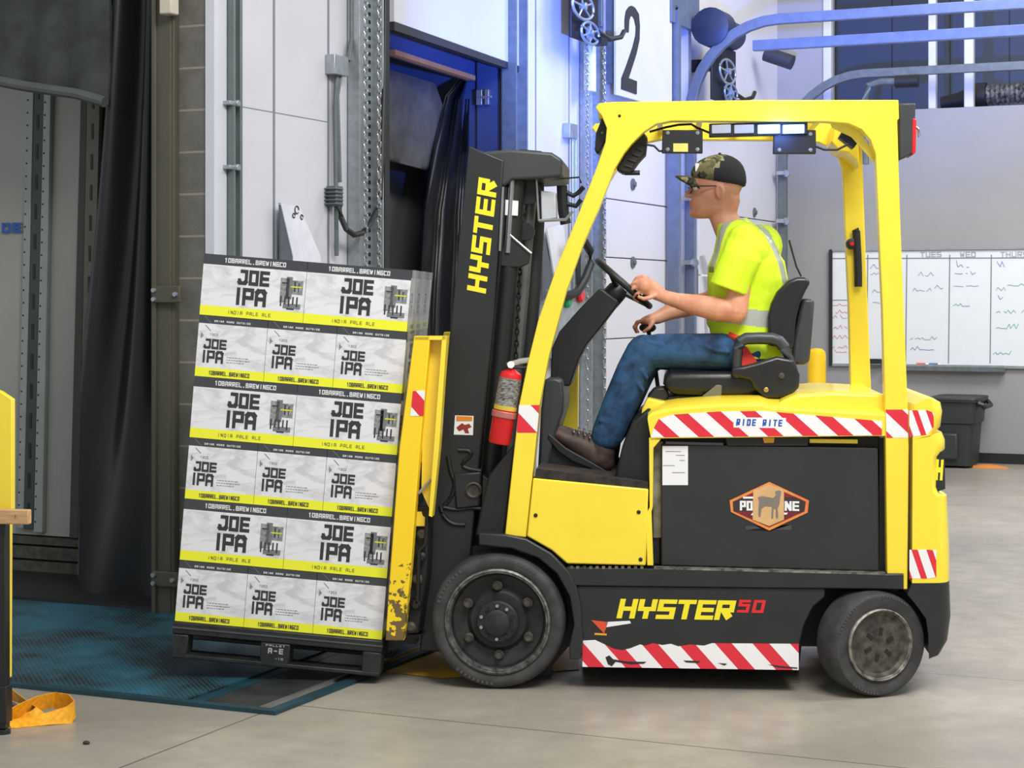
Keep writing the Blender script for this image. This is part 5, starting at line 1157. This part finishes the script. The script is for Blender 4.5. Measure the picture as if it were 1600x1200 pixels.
def carton_mesh():
    e = .0008; L, D, H = LW-.0016, LS-.0016, LH-.0012; g = MB()
    P = [(0, 0, 0), (L, 0, 0), (L, D, 0), (0, D, 0), (0, 0, H), (L, 0, H), (L, D, H), (0, D, H)]
    g.add(P, [(0, 1, 5, 4), (2, 3, 7, 6)], 0); g.add(P, [(1, 2, 6, 5), (3, 0, 4, 7)], 1); g.add(P, [(0, 3, 2, 1), (4, 5, 6, 7)], 2)
    for side in (0, 1):
        if side == 0: F = lambda a, c, k=1: Vector((a, -e*k, c))
        else: F = lambda a, c, k=1: Vector((L-a, D+e*k, c))
        write(g, '10BARREL.BREWINGCO', lambda a, c: F(.084+a, .214+c), .019, .0138, .0120, .0042, .0036, 0, 4)
        write(g, 'JOE', lambda a, c: F(.143+a, .131+c), .061, .0435, .0395, .0140, .0125, 0, 3)
        write(g, 'I', lambda a, c: F(.127+a, .050+c), .070, .0470, .044, .0155, .0135, 0, 3); write(g, 'PA', lambda a, c: F(.166+a, .050+c), .070, .0500, .046, .0155, .0135, 0, 3)
        write(g, 'INDIA PALE ALE', lambda a, c: F(.112+a, .012+c), .0135, .0126, .0088, .0016, .0016, 0, 3)
        def quad(x0, z0, x1, z1, mi, k=1.0): g.add([F(x0, z0, k), F(x1, z0, k), F(x1, z1, k), F(x0, z1, k)], [(0, 1, 2, 3)], mi)
        # machine drawing
        quad(.315, .075, .35, .172, 6); quad(.338, .09, .362, .178, 7); quad(.362, .11, .405, .165, 6, 1.05); quad(.356, .137, .402, .142, 8, 1.5); quad(.33, .052, .40, .072, 7, .9)
        for k in range(5): quad(.318+k*.016, .06+.008*(k % 2), .324+k*.016, .1, 3, 1.2)
        quad(.37, .12, .376, .16, 3, 1.4); quad(.386, .12, .39, .155, 3, 1.4); quad(.32, .15, .345, .155, 3, 1.4); quad(.345, .048, .375, .054, 3, 1.4)
    for side in (0, 1):
        if side == 0: F = lambda a, c, k=1: Vector((-e*k, D-a, c))
        else: F = lambda a, c, k=1: Vector((L+e*k, a, c))
        write(g, 'DRINK MORE OUTSIDE', lambda a, c: F(.062+a, .220+c), .0075, .0082, .0062, .0018, .0018, 0, 4)
        write(g, 'JOE', lambda a, c: F(.027+a, .112+c), .040, .0315, .0285, .0092, .0078, 0, 3)
        write(g, 'I', lambda a, c: F(.0155+a, .056+c), .050, .0335, .031, .0100, .0088, 0, 3); write(g, 'PA', lambda a, c: F(.043+a, .056+c), .050, .0345, .0315, .0100, .0088, 0, 3)
        write(g, '10BARREL.BREWINGCO', lambda a, c: F(.055+a, .009+c), .0165, .0092, .0080, .003, .0026, 0, 3)
        def quad(x0, z0, x1, z1, mi, k=1.0): g.add([F(x0, z0, k), F(x1, z0, k), F(x1, z1, k), F(x0, z1, k)], [(0, 1, 2, 3)], mi)
        for r_, (x0, x1) in enumerate(((.124, .20), (.122, .212), (.124, .19))):
            x = x0
            while x < x1: w_ = random.uniform(.004, .012); quad(x, .082-r_*.010, x+w_, .0845-r_*.010, 5); x += w_+.003
        write(g, '12OZ', lambda a, c: F(.05+a, .165+c), .009, .0085, .0065, .0014, .0014, 0, 5)
        g.add([F(.012, .15), F(.024, .163), F(.012, .178)], [(0, 1, 2)], 6); g.add([F(.026, .205), F(.03, .205), F(.052, .184), F(.048, .184)], [(0, 1, 2, 3)], 5)
        # the dark band strip with a slanted mark
        g.add([F(.02, LH-.004), F(.023, LH-.004), F(.052, .214), F(.049, .214)], [(0, 1, 2, 3)], 5)
    return g
G['Z'] = [[(0, 6), (4, 6), (0, 0), (4, 0)]]
cm = carton_mesh().build('beer_carton', [CL, CS, CTOP, CINK, CWH, CGR, CDG, CGR, CYE], smooth=0)
import itertools
lname = ['bottom', 'second-lowest', 'third-lowest', 'third-highest', 'second-highest', 'top']
first = True
def put(x, y, lay, turned, label, group):
    global first
    o = cm if first else cm.copy()
    if not first: COL.objects.link(o)
    first = False
    if turned: loc = l2t(x, y+LW, lay*LH); M2 = ROT @ Matrix.Rotation(R(-90), 4, 'Z')
    else: loc = l2t(x, y, lay*LH); M2 = ROT
    W_ = Matrix((T.x, T.y, T.z)).transposed().to_4x4()
    o.matrix_world = Matrix.Translation(T.world(loc)) @ W_ @ M2
    tag(o, label, 'carton', group)
seen_long = {0: 'beside the black curtain end', 1: 'at the end near the yellow backrest'}
for lay in range(6):
    if lay % 2 == 1:      # long faces to the front
        for k in range(2):
            put(k*LW, 0, lay, False, 'wide printed beer carton in the %s layer of the stack, %s' % (lname[lay], ('half away from forklift', 'half next to forklift')[k]), 'cartons with their wide side facing out')
        for r_ in (1, 2):
            for k in range(2): put(k*LW, r_*LS, lay, False, 'printed beer carton hidden behind the front of the stack', 'cartons hidden behind the front row')
    else:
        for k in range(3):
            put(k*LS, 0, lay, True, 'narrow-end beer carton in the %s layer of the stack, %s' % (lname[lay], ('end away from forklift', 'in the middle', 'end next to forklift')[k]), 'cartons with their narrow end facing out')
        for k in range(3): put(k*LS, LW, lay, True, 'printed beer carton hidden behind the front of the stack', 'cartons hidden behind the front row')
# pallet
PL = thing('pallet', 'black plastic pallet under the stack of beer cartons, raised on forks', 'pallet', T, l2t(.4, .4, -.14))
def lbox(a, b_, name, m_, par=PL, **kw):
    P = [l2t(x, y, z) for z in (a[2], b_[2]) for x, y in ((a[0], a[1]), (b_[0], a[1]), (b_[0], b_[1]), (a[0], b_[1]))]
    return MB().hexa(P[:4], P[4:]).build(name, m_, par, **kw)
PM = mat('black_pallet_plastic', (40, 41, 42), .5, vscale=18, c2=(24, 25, 26), bmp=.2); SW, SD = LW*2+.006, LS*3+.01
lbox((-.004, -.01, -.05), (SW, SD, -.002), 'top_deck', PM, bevel=.005)
lbox((-.004, -.014, -.026), (SW, -.009, -.02), 'deck_rib', mat('pallet_rib', (78, 80, 80), .5))
xs_ = ((-.004, .062), (SW/2-.066, SW/2+.052), (SW-.078, SW))
for i, (a, b_) in enumerate(xs_):
    for y0 in (-.01, SD/2-.05, SD-.1): lbox((a, y0, -.135), (b_, y0+.1, -.05), 'block', PM, bevel=.006)
for y0 in (-.01, SD/2-.05, SD-.1): lbox((0, y0, -.145), (SW-.004, y0+.1, -.128), 'bottom_runner', PM, bevel=.004)
def lw(mb, s_, x, z, h, adv, wid, th_, y=-.0112):
    write(mb, s_, lambda a, c: l2t(x+a, y, z+c), h, adv, wid, th_, th_)
g = MB(); lw(g, 'A-E', SW/2-.035, -.092, .022, .022, .017, .005); lw(g, 'PALLET', SW/2-.045, -.064, .008, .0135, .0095, .002); lw(g, '-10', SW/2-.005, -.115, .008, .012, .009, .002)
g.build('stamped_marks', mat('pallet_white_mark', (170, 172, 172), .6), PL)
# stretch film round the sides of the stack
m, nt, b = newmat('stretch_film')
tr_ = N(nt, 'ShaderNodeBsdfTransparent'); gl = N(nt, 'ShaderNodeBsdfPrincipled'); gl.inputs['Base Color'].default_value = lin((214, 218, 222)); gl.inputs['Roughness'].default_value = .22
mx = N(nt, 'ShaderNodeMixShader'); nt.links.new(mth(nt, 'ADD', mth(nt, 'MULTIPLY', ramp(nt, noise(nt, 7, 5, stretch=(1, 1, .25)), .4, .65), .45), .22), mx.inputs[0])
nt.links.new(tr_.outputs[0], mx.inputs[1]); nt.links.new(gl.outputs[0], mx.inputs[2]); nt.links.new(mx.outputs[0], nt.nodes['Material Output'].inputs[0])
g = MB(); H6 = LH*6; rows = []
for j in range(13):
    z = .004+(H6-.004)*j/12
    rows.append([l2t(LW*2+.004+.004*math.sin(i*1.3+j), -.001+i*(LS*3+.002)/10, z) for i in range(11)]+[l2t(LW*2-.002-i*.12, LS*3+.004+.003*math.sin(i+j), z) for i in range(1, 8)])
g2 = MB(); nr = len(rows[0]); g2.add([p for r in rows for p in r], [(j*nr+i, j*nr+i+1, (j+1)*nr+i+1, (j+1)*nr+i) for j in range(12) for i in range(nr-1)])
solo(g2, 'stretch_film', m, T, l2t(LW*2, .4, 0), 'clear stretch film over the forklift-side face of the carton stack', 'stretch film', smooth=80)

# ================================================================ THE DRIVER
DR = thing('person', 'person in high-visibility yellow shirt, jeans and cap driving the forklift', 'person', T, tv(1170, 600, .5))
SKIN = mat('skin', (226, 164, 132), .5, vscale=14, c2=(206, 134, 104)); 
m, nt, b = newmat('hi_vis_fabric')
c = mixc(nt, ramp(nt, noise(nt, 6, 4), .3, .7), lin((206, 238, 20)), lin((222, 250, 50))); nt.links.new(c, b.inputs['Base Color']); b.inputs['Roughness'].default_value = .75
bump(nt, b, noise(nt, 9, 3, stretch=(1, 1, .6)), .6, .02); HV = m
REFL = mat('reflective_grey_tape', (186, 192, 178), .35, .2, var=.05)
JEAN = mat('blue_denim', (40, 80, 118), .85, vscale=12, c2=(16, 38, 66), bmp=.5, bscale=24, p=(.35, .6))
BOOT = mat('brown_leather', (78, 60, 52), .6, vscale=16, c2=(46, 36, 34), bmp=.3)
m, nt, b = newmat('camouflage')
v_ = N(nt, 'ShaderNodeTexVoronoi'); v_.inputs['Scale'].default_value = 46; nzt = N(nt, 'ShaderNodeTexNoise'); nzt.inputs['Scale'].default_value = 20; co = objco(nt); nt.links.new(co, nzt.inputs[0])
mv = N(nt, 'ShaderNodeVectorMath', operation='ADD'); sc_ = N(nt, 'ShaderNodeVectorMath', operation='SCALE'); sc_.inputs[3].default_value = .08; nt.links.new(nzt.outputs['Color'], sc_.inputs[0]); nt.links.new(co, mv.inputs[0]); nt.links.new(sc_.outputs[0], mv.inputs[1]); nt.links.new(mv.outputs[0], v_.inputs[0])
cr_ = N(nt, 'ShaderNodeValToRGB'); cr_.color_ramp.interpolation = 'CONSTANT'; sp = N(nt, 'ShaderNodeSeparateColor'); nt.links.new(v_.outputs['Color'], sp.inputs[0]); nt.links.new(sp.outputs[0], cr_.inputs[0])
els = cr_.color_ramp.elements; els[0].color = lin((58, 58, 44)); els[1].position = .84; els[1].color = lin((150, 146, 108))
for p_, c_ in ((.25, (92, 90, 60)), (.48, (34, 33, 28)), (.62, (116, 108, 74))): e_ = els.new(p_); e_.color = lin(c_)
nt.links.new(cr_.outputs[0], b.inputs['Base Color']); b.inputs['Roughness'].default_value = .85; CAMO = m
CAPB = mat('black_mesh_cap', (26, 28, 34), .8, bmp=.3, bscale=200)
PXM = 7.6/FPX
def ell(c, rx_, ry_, t=None, n=20, ex=2.0):
    """ellipse across direction t: rx_ in the x-z plane, ry_ sideways (y)"""
    t = (t or Vector((0, 0, 1))).normalized(); a = Vector((0, 1, 0)).cross(t).normalized(); c = Vector(c); o = []
    for i in range(n):
        th_ = 2*math.pi*i/n; cx_, sy_ = math.cos(th_), math.sin(th_)
        o.append(c+a*(abs(cx_)**(2/ex))*math.copysign(1, cx_)*rx_+Vector((0, 1, 0))*(abs(sy_)**(2/ex))*math.copysign(1, sy_)*ry_)
    return o
def limb(mb, pts, rs, ry=None, n=18, tail=1):
    pts = [Vector(p) for p in pts]; rings = []
    for i, p in enumerate(pts):
        t = pts[min(i+1, len(pts)-1)]-pts[max(i-1, 0)]
        if abs(t.normalized().y) > .9: rings.append(mb.ring(p, t, rs[i], n)); continue
        tt = Vector((t.x, 0, t.z)); rings.append(ell(p, rs[i], (ry or rs)[i], tt, n))
    # rounded ends
    mb.loft(rings)
    mb.ball(pts[0], rs[0]*.97, 0, 12); 
    if tail: mb.ball(pts[-1], rs[-1]*.97, 0, 12)
    return mb
# head --------------------------------------------------------------------------------
hc = tv(1117, 300, .49)
def H(x, y, z):      # x forward (towards the mast), y away from camera, z up; head nods 4 degrees
    a = R(3); return hc+Vector((-(x*math.cos(a)+z*math.sin(a)*-1), y, z*math.cos(a)-x*math.sin(a)*.6))
g = MB(); secs = [(-.108, .072, .012, .026), (-.1, .09, -.012, .04), (-.086, .097, -.045, .052), (-.07, .094, -.07, .060), (-.056, .094, -.082, .064), (-.04, .096, -.09, .067), (-.02, .095, -.098, .070), (0, .094, -.106, .073), (.016, .09, -.113, .074), (.032, .097, -.118, .075), (.05, .1, -.121, .076), (.075, .096, -.121, .076), (.1, .08, -.108, .068), (.118, .05, -.08, .05), (.128, .01, -.04, .025)]
rings = []
for z, f_, b_, w in secs:
    cx_ = (f_+b_)/2; rx_ = (f_-b_)/2; r_ = []
    for i in range(28):
        t = 2*math.pi*i/28; c_, s_ = math.cos(t), math.sin(t); wf = w*(1-.22*max(0, c_)**2)
        r_.append(H(cx_+rx_*(abs(c_)**.88)*math.copysign(1, c_), wf*(abs(s_)**.9)*math.copysign(1, s_), z))
    rings.append(r_)
g.loft(rings)
def hb_(pts, ws):   # wedge along the face: list of (x_back, x_tip, z), half widths
    rr = []
    for (xb_, xt_, z), w in zip(pts, ws): rr.append([H(xb_, -w, z), H((xb_+xt_)/2, -w*.75, z), H(xt_, -w*.28, z), H(xt_, w*.28, z), H((xb_+xt_)/2, w*.75, z), H(xb_, w, z)])
    g.loft(rr)
hb_([(.07, .098, .032), (.07, .105, .018), (.07, .119, .004), (.07, .128, -.007), (.07, .123, -.017), (.07, .102, -.022)], [.011, .013, .016, .019, .019, .014])
hb_([(.07, .101, -.032), (.07, .106, -.039), (.07, .098, -.0435)], [.022, .025, .02])
hb_([(.07, .098, -.0455), (.07, .104, -.052), (.07, .097, -.06)], [.02, .022, .018])
hb_([(.06, .094, -.068), (.06, .104, -.08), (.05, .1, -.094), (.04, .086, -.104)], [.024, .026, .024, .02])
g.ball(H(.086, -.03, .036), .014, 0, 10, (1, 1.6, .6)); g.ball(H(.086, .03, .036), .014, 0, 10, (1, 1.6, .6))
for s_ in (-1, 1):   # ears
    ce = H(-.018, s_*.074, -.004)
    g.tube([ce+Vector((math.cos(t)*.013-.002*math.sin(t), s_*(.006+.005*math.sin(t)), math.sin(t)*.026)) for t in [k*math.pi/6 for k in range(12)]], .0065, 7, closed=True)
    g.ball(ce, .016, 0, 10, (.7, .45, 1.3))
# neck
limb(g, [H(-.045, 0, -.03), tv(1130, 338, .49), tv(1147, 372, .49)], [.062, .058, .068], [.058, .056, .075])
# torso core, upper arms, forearms
limb(g, [tv(1166, 385, .49), tv(1166, 440, .49), tv(1166, 500, .49), tv(1172, 550, .49)], [.08, .10, .10, .09], [.12, .13, .12, .12])
limb(g, [tv(1163, 402, .33), tv(1156, 440, .295), tv(1150, 488, .28)], [.045, .046, .046])
limb(g, [tv(1150, 486, .28), tv(1120, 483, .29), tv(1085, 476, .315), tv(1055, 469, .34), tv(1036, 463, .36)], [.046, .050, .042, .031, .027], [.044, .046, .04, .031, .026])
limb(g, [tv(1158, 402, .66), tv(1140, 435, .70), tv(1112, 470, .70)], [.045, .046, .044])
limb(g, [tv(1112, 470, .70), tv(1080, 478, .67), tv(1045, 488, .64), tv(1026, 497, .62)], [.043, .044, .034, .027], [.042, .042, .034, .026])
# near hand over the wheel rim: palm, four fingers of unequal length curling round the rim, thumb from the side of the palm
def finger(mb, pts, r0=.0088):
    pts = [Vector(p) for p in pts]; n = len(pts)
    mb.tube(pts, [r0*(1-.12*i/(n-1)*2) for i in range(n)], 10)
    mb.ball(pts[-1], r0*.76, 0, 8)
    for i in range(n-1): mb.ball(pts[i], r0*(1.02-.08*i), 0, 8)
limb(g, [tv(1038, 464, .36), tv(1028, 458, .358), tv(1018, 451, .357), tv(1007, 446, .357)], [.026, .032, .037, .035], [.024, .020, .015, .011])
for (kx, ky), rr_, ln in (((1003, 431), .0084, 1.0), ((999, 439), .0088, 1.15), ((998, 447.5), .0084, 1.05), ((1001, 456), .0076, .85)):
    finger(g, [tv(kx+9, ky+3, .353), tv(kx+1, ky, .346), tv(kx-8*ln, ky+3, .352), tv(kx-13*ln, ky+9, .372), tv(kx-9*ln, ky+14, .392), tv(kx-3, ky+16, .396)], rr_)
finger(g, [tv(1024, 461, .345), tv(1015, 465, .334), tv(1006, 467, .333), tv(998, 464, .338)], .0108)
# far hand over the lever knob
limb(g, [tv(1026, 497, .62), tv(1017, 499, .618), tv(1006, 502, .615)], [.024, .024, .018], [.027, .036, .038])
for k, vv in enumerate((.585, .606, .627, .648)):
    e_ = (0, 3, 2, -1)[k]
    finger(g, [tv(1008, 500, vv), tv(998-e_, 503, vv), tv(993-e_, 511, vv), tv(997-e_, 519, vv)], (.0088, .0092, .0088, .0078)[k])
finger(g, [tv(1020, 504, .59), tv(1014, 513, .578), tv(1006, 518, .58)], .0105)
LIPS = mat('lip_tone', (206, 136, 114), .45); HAIR = mat('short_light_brown_hair', (206, 150, 120), .7, vscale=120, c2=(186, 130, 100))
def pickskin(c, n):
    d = c-hc; x, z = -d.x, d.z
    if (x < -.035 and z > -.045 and z < .04) and abs(d.y) < .09 and not (x > -.036): return 2
    if x > .092 and -.06 < z < -.034 and abs(d.y) < .024: return 1
    return 0
body = blob(g, 'body', [SKIN, LIPS, HAIR], DR, .0042, 5, pickskin)
g = MB()
for s_ in (-1, 1): g.ball(H(.0815, s_*.031, .018), .011, 0, 12)
g.build('eyeballs', mat('eye_white', (230, 226, 220), .2), body)
# glasses
g = MB()
for s_ in (-1, 1):
    cc = H(.104, s_*.032, .014)
    g.tube([cc+Vector((abs(math.cos(t))*.004*0, math.cos(t)*.026, math.sin(t)*.018))+Vector((.010*abs(math.cos(t))**2, 0, 0)) for t in [k*math.pi/10 for k in range(20)]], .0022, 6, closed=True)
    g.tube([H(.098, s_*.06, .022), H(.06, s_*.078, .022), H(0, s_*.082, .02), H(-.022, s_*.08, .012)], .0028, 6)
g.tube([H(.106, -.008, .02), H(.110, 0, .022), H(.106, .008, .02)], .002, 6)
gls = g.build('glasses', PLAS, DR)
# cap
def CP(x, y, z): return H(x, y, z)
rings = []
for z, f_, b_, w, tilt in ((.026, .098, -.126, .082, 1.6), (.055, .106, -.130, .087, 1.3), (.094, .100, -.124, .085, .8), (.126, .076, -.104, .070, .4), (.148, .034, -.066, .043, .15), (.156, .0, -.03, .012, 0)):
    r_ = []
    for i in range(32):
        t = 2*math.pi*i/32; c_, s_ = math.cos(t), math.sin(t); cx_ = (f_+b_)/2
        r_.append(CP(cx_+(f_-b_)/2*c_, w*s_, z+tilt*(.016*c_)))
    rings.append(r_)
m2_ = MB().loft(rings)
cap = m2_.build('cap', [CAPB, CAMO], DR, smooth=60, sub=1)
cap.data.update()
for p in cap.data.polygons:
    d = p.center+OFF[cap.name]-hc
    p.material_index = 1 if (-d.x > .026-.5*(d.z-.02)) else 0
rows = []
for j in range(7):
    t = j/6; r_ = []
    for i in range(15):
        s_ = (i-7)/7; y = s_*(.074-.008*t); x = .086*math.sqrt(max(0, 1-(s_*.72)**2))+.004+t*(.074*(1-.55*s_*s_)+.004); z = .068+t*.012-.054*s_*s_*(1-.3*t)-(.006*t*t)
        r_.append(CP(x, y, z))
    rows.append(r_)
vs = [p for r in rows for p in r]; o2 = len(vs); vs += [p-Vector((0, 0, .005)) for p in vs[:]]; fs = []
for j in range(6):
    for i in range(14): a = j*15+i; fs += [(a, a+1, a+16, a+15), (o2+a, o2+a+15, o2+a+16, o2+a+1)]
    a = j*15; fs.append((a, a+15, o2+a+15, o2+a)); a += 14; fs.append((a, o2+a, o2+a+15, a+15))
for i in range(14): fs.append((i, o2+i, o2+i+1, i+1)); a = 90+i; fs.append((a, a+1, o2+a+1, o2+a))
MB().add(vs, fs).build('brim', CAMO, cap, smooth=60)
g = MB(); cpp = CP(.083, -.03, .1); g.box((cpp.x-.004, cpp.y-.02, cpp.z-.016), (cpp.x+.012, cpp.y+.02, cpp.z+.018)); g.build('cap_patch', WHITE, cap, bevel=.003)
g = MB(); p_ = CP(.066, -.0665, .083); g.ball(CP(-.012, 0, .156), .007, 0, 8); g.build('cap_button', CAPB, cap)
# shirt ---------------------------------------------------------------------------------
g = MB(); secs = [(1176, 560, .122, .185), (1168, 540, .138, .182), (1166, 515, .150, .178), (1167, 480, .158, .178), (1168, 440, .166, .196), (1166, 412, .158, .204), (1158, 385, .118, .196), (1151, 364, .086, .150), (1143, 346, .066, .088)]
g.loft([ell(tv(x, y, .49), a_, w_, Vector((-.25 if y < 400 else -.05, 0, 1)), 28, 2.3) for x, y, a_, w_ in secs])
limb(g, [tv(1163, 376, .35), tv(1160, 400, .30), tv(1146, 430, .283), tv(1138, 452, .278)], [.072, .080, .078, .079], [.066, .070, .068, .070], 20, 0)
limb(g, [tv(1160, 380, .64), tv(1150, 405, .69), tv(1136, 436, .71)], [.062, .072, .072], None, 18, 0)
limb(g, [tv(1172, 392, .345), tv(1184, 386, .42), tv(1188, 384, .49), tv(1184, 386, .56), tv(1174, 392, .64)], [.085, .092, .092, .092, .085]); g.ball(tv(1126, 500, .49), .06, 0, 14, (1, 2, .9))
SL = [(q.x, q.z) for q in (tv(x, y, .33) for x, y in ((1113, 412), (1118, 398), (1124, 375), (1131, 355), (1140, 343), (1152, 337), (1168, 339), (1184, 347), (1200, 364), (1212, 388), (1222, 415), (1228, 440)))]
def dseg(p, a, b_):
    ax_, az_ = a; bx_, bz_ = b_; dx, dz = bx_-ax_, bz_-az_; t = max(0, min(1, ((p[0]-ax_)*dx+(p[1]-az_)*dz)/(dx*dx+dz*dz))); return math.hypot(p[0]-ax_-t*dx, p[1]-az_-t*dz)
wz0, wz1 = tv(1165, 508, .4).z, tv(1165, 482, .4).z
def pickshirt(c, n):
    p = (c.x, c.z); d = min(dseg(p, a, b_) for a, b_ in zip(SL, SL[1:]))
    if d < .0115 and (c.y < .42 or c.y > .56) and (c.x < SL[0][0]+.03 or abs(c.y-.49) > .07): return 1
    if wz0 < c.z+.12*(c.x-tv(1165, 500, .4).x) < wz1: return 1
    return 0
sh = blob(g, 'shirt', [HV, REFL], DR, .0048, 8, pickshirt)
q = tv(1109, 421, .33); MB().box((q.x-.003, q.y-.02, q.z-.012), (q.x+.016, q.y, q.z+.012)).build('chest_logo', mat('dark_grey_print', (80, 86, 40), .7), sh, bevel=.003)
# jeans
g = MB()
limb(g, [tv(1172, 553, .41), tv(1130, 550, .36), tv(1080, 549, .335), tv(1030, 548, .325), tv(1004, 551, .32)], [.084, .077, .073, .070, .066], [.1, .088, .078, .07, .064])
limb(g, [tv(1006, 549, .32), tv(990, 580, .32), tv(974, 620, .32), tv(957, 660, .32), tv(948, 682, .32)], [.071, .071, .073, .068, .066], [.064, .064, .064, .064, .064])
limb(g, [tv(1172, 556, .57), tv(1130, 552, .61), tv(1080, 552, .64), tv(1030, 552, .65), tv(1010, 555, .65)], [.084, .077, .073, .070, .066], [.1, .088, .078, .07, .064])
limb(g, [tv(1012, 555, .65), tv(996, 585, .65), tv(980, 620, .65), tv(964, 655, .65), tv(956, 675, .65)], [.07, .07, .07, .066, .062])
g.ball(tv(1176, 553, .49), .1, 0, 14, (.95, 1.9, .8))
for a_, b_, c_ in (((1000, 536), (1014, 548), (1022, 562)), ((1008, 532), (1030, 540), (1052, 546)), ((992, 572), (1004, 580), (1012, 592)), ((986, 590), (998, 600), (1006, 612)), ((938, 668), (950, 674), (966, 668)), ((936, 656), (950, 662), (968, 655)), ((1100, 540), (1120, 548), (1140, 550))):
    g.tube([tv(a_[0], a_[1], .272), tv(b_[0], b_[1], .264), tv(c_[0], c_[1], .272)], .009, 8)
blob(g, 'jeans', [JEAN], DR, .0055, 4)
# boots
def boot(dv, dx, dy):
    t_ = lambda x, y, v=0: tv(x+dx, y+dy, .32+dv+v)
    g = MB()
    limb(g, [t_(945, 680), t_(943, 700), t_(941, 716)], [.052, .05, .048], [.048, .046, .044])
    limb(g, [t_(868, 676), t_(880, 683), t_(896, 691), t_(914, 699), t_(934, 714), t_(946, 722)], [.026, .034, .042, .048, .047, .04], [.036, .044, .046, .043, .040, .036])
    bt_ = blob(g, 'boot', [BOOT], DR, .005, 5)
    P = [(q.x, q.z) for q in (t_(x, y, -.04) for x, y in ((856, 676), (864, 682), (884, 699), (905, 711), (925, 722), (952, 738), (949, 746), (930, 741), (922, 732), (895, 722), (872, 706), (855, 686)))]
    MB().prism(P, .32+dv-.042, .32+dv+.042).build('sole', BLK2, bt_, bevel=.005)
    for x_, y_ in ((897, 674), (905, 676), (914, 679), (922, 683)):
        q = t_(x_, y_+1, -.03); MB().tube([q+Vector((0, -.008, 0)), q+Vector((-.004, .02, .01)), q+Vector((0, .05, .004))], .0035, 6).build('lace', mat('boot_lace', (120, 104, 90), .7), bt_)
        MB().ball(q+Vector((0, -.008, 0)), .0045, 0, 8).build('eyelet', STEEL, bt_)
boot(0, 0, 0); boot(.33, 8, -3)
g = MB().tube([tv(1140, 523, .33), tv(1150, 528, .31), tv(1160, 530, .315)], .012, 8); g.build('belt', mat('red_belt', (232, 60, 44)), DR)

# ================================================================ LEFT EDGE: BENCH, STRAP, PEBBLE
NF = Frame((0, 0, 0), R(-10))
bd = NF.px(5, 1146, 'z', 0)
wbn = thing('workbench', 'yellow-sided rack with pale wooden board and black leg at the left edge of picture', 'workbench', NF, bd)
yb = bd.y; q0 = NF.px(44, 797, 'y', yb-.05); q1 = NF.px(44, 820, 'y', yb-.05)
MB().box((q0.x-.9, yb-.05, q1.z), (q0.x, yb-.02, q0.z)).build('bench_top', WOOD, wbn, bevel=.004)
g = MB()
write(g, '1 46', lambda a, b_: Vector((q0.x-.05+a, yb-.0512, q1.z+.022+b_)), .012, .009, .007, .002, .002)
g.build('stamped_number', mat('wood_stamp', (120, 80, 60), .7), wbn)
l0, l1 = NF.px(-2, 900, 'y', yb), NF.px(12, 900, 'y', yb)
MB().box((l0.x, yb-.02, .02), (l1.x, yb+.02, q1.z)).build('leg', PLAS, wbn, bevel=.003)
f0 = NF.px(0, 1125, 'y', yb); MB().lathe([(.026, 0), (.026, .012), (.014, .02), (.014, .05)], ((l0.x+l1.x)/2, yb, 0), (0, 0, 1), 16).build('levelling_foot', BLK2, wbn)
MB().box((l0.x-.006, yb-.026, .04), (l1.x+.006, yb+.026, .17)).build('leg_sleeve', PLAS, wbn, bevel=.003)
p_ = [NF.px(x, y, 'y', yb+.06) for x, y in ((-60, 585), (0, 612), (18, 624), (18, 797), (14, 820), (13, 1060), (-60, 1060))]
MB().prism([(q.x, q.z) for q in p_], yb+.06, yb+.09).build('side_panel', YEL, wbn, bevel=.002)
# strap lying in loops
SM = mat('orange_webbing', (244, 178, 30), .6, vscale=60, c2=(222, 150, 20)); SB = mat('blue_webbing', (30, 70, 140), .6)
def ribbon(pts, w=.024, name='strap', m_=SM, par=None):
    """pts: photo pixel plus height above the floor; the band lies on edge or flat according to twist"""
    P = []; 
    for x, y, h, tw in pts: P.append((BD.px(x, y, 'z', h), tw))
    g = MB(); rings = []
    for i, (p, tw) in enumerate(P):
        t = (P[min(i+1, len(P)-1)][0]-P[max(i-1, 0)][0]).normalized(); s_ = t.cross(Vector((0, 0, 1))).normalized(); u = s_.cross(t)
        d = s_*math.cos(tw)+u*math.sin(tw); nn_ = t.cross(d).normalized()
        rings.append([p-d*w-nn_*.0012, p+d*w-nn_*.0012, p+d*w+nn_*.0012, p-d*w+nn_*.0012])
    g.loft(rings); return g.build(name, m_, par, smooth=60)
stp = thing('ratchet_strap', 'orange webbing strap lying in loose loops on floor beside the bench', 'strap', BD, BD.px(60, 1120, 'z', 0))
ribbon([(6, 1080, .03, 1.2), (25, 1088, .035, 1.1), (45, 1100, .04, .9), (66, 1112, .035, .7), (50, 1120, .02, .6), (30, 1124, .01, .3), (12, 1126, .01, .3)], .03, 'webbing', SM, stp)
ribbon([(10, 1120, .03, 1.0), (30, 1110, .045, 1.1), (55, 1100, .055, 1.2), (85, 1094, .055, 1.3), (108, 1098, .05, 1.45), (117, 1108, .04, 1.5), (108, 1117, .03, 1.4), (80, 1122, .02, .6), (50, 1128, .01, .3), (14, 1132, .01, .25)], .032, 'webbing', SM, stp)
ribbon([(8, 1098, .02, .9), (22, 1104, .02, .7), (38, 1110, .012, .4), (24, 1116, .01, .2)], .02, 'blue_webbing', SB, stp)
A = BD.px(135, 1163, 'z', 0); g = MB().ball(A+Vector((0, 0, .006)), .012, 0, 8, (1.2, .8, .55)); solo(g, 'pebble', mat('pebble_brown', (60, 52, 40), .8), BD, A, 'tiny dark pebble on the concrete near the orange strap', 'pebble')
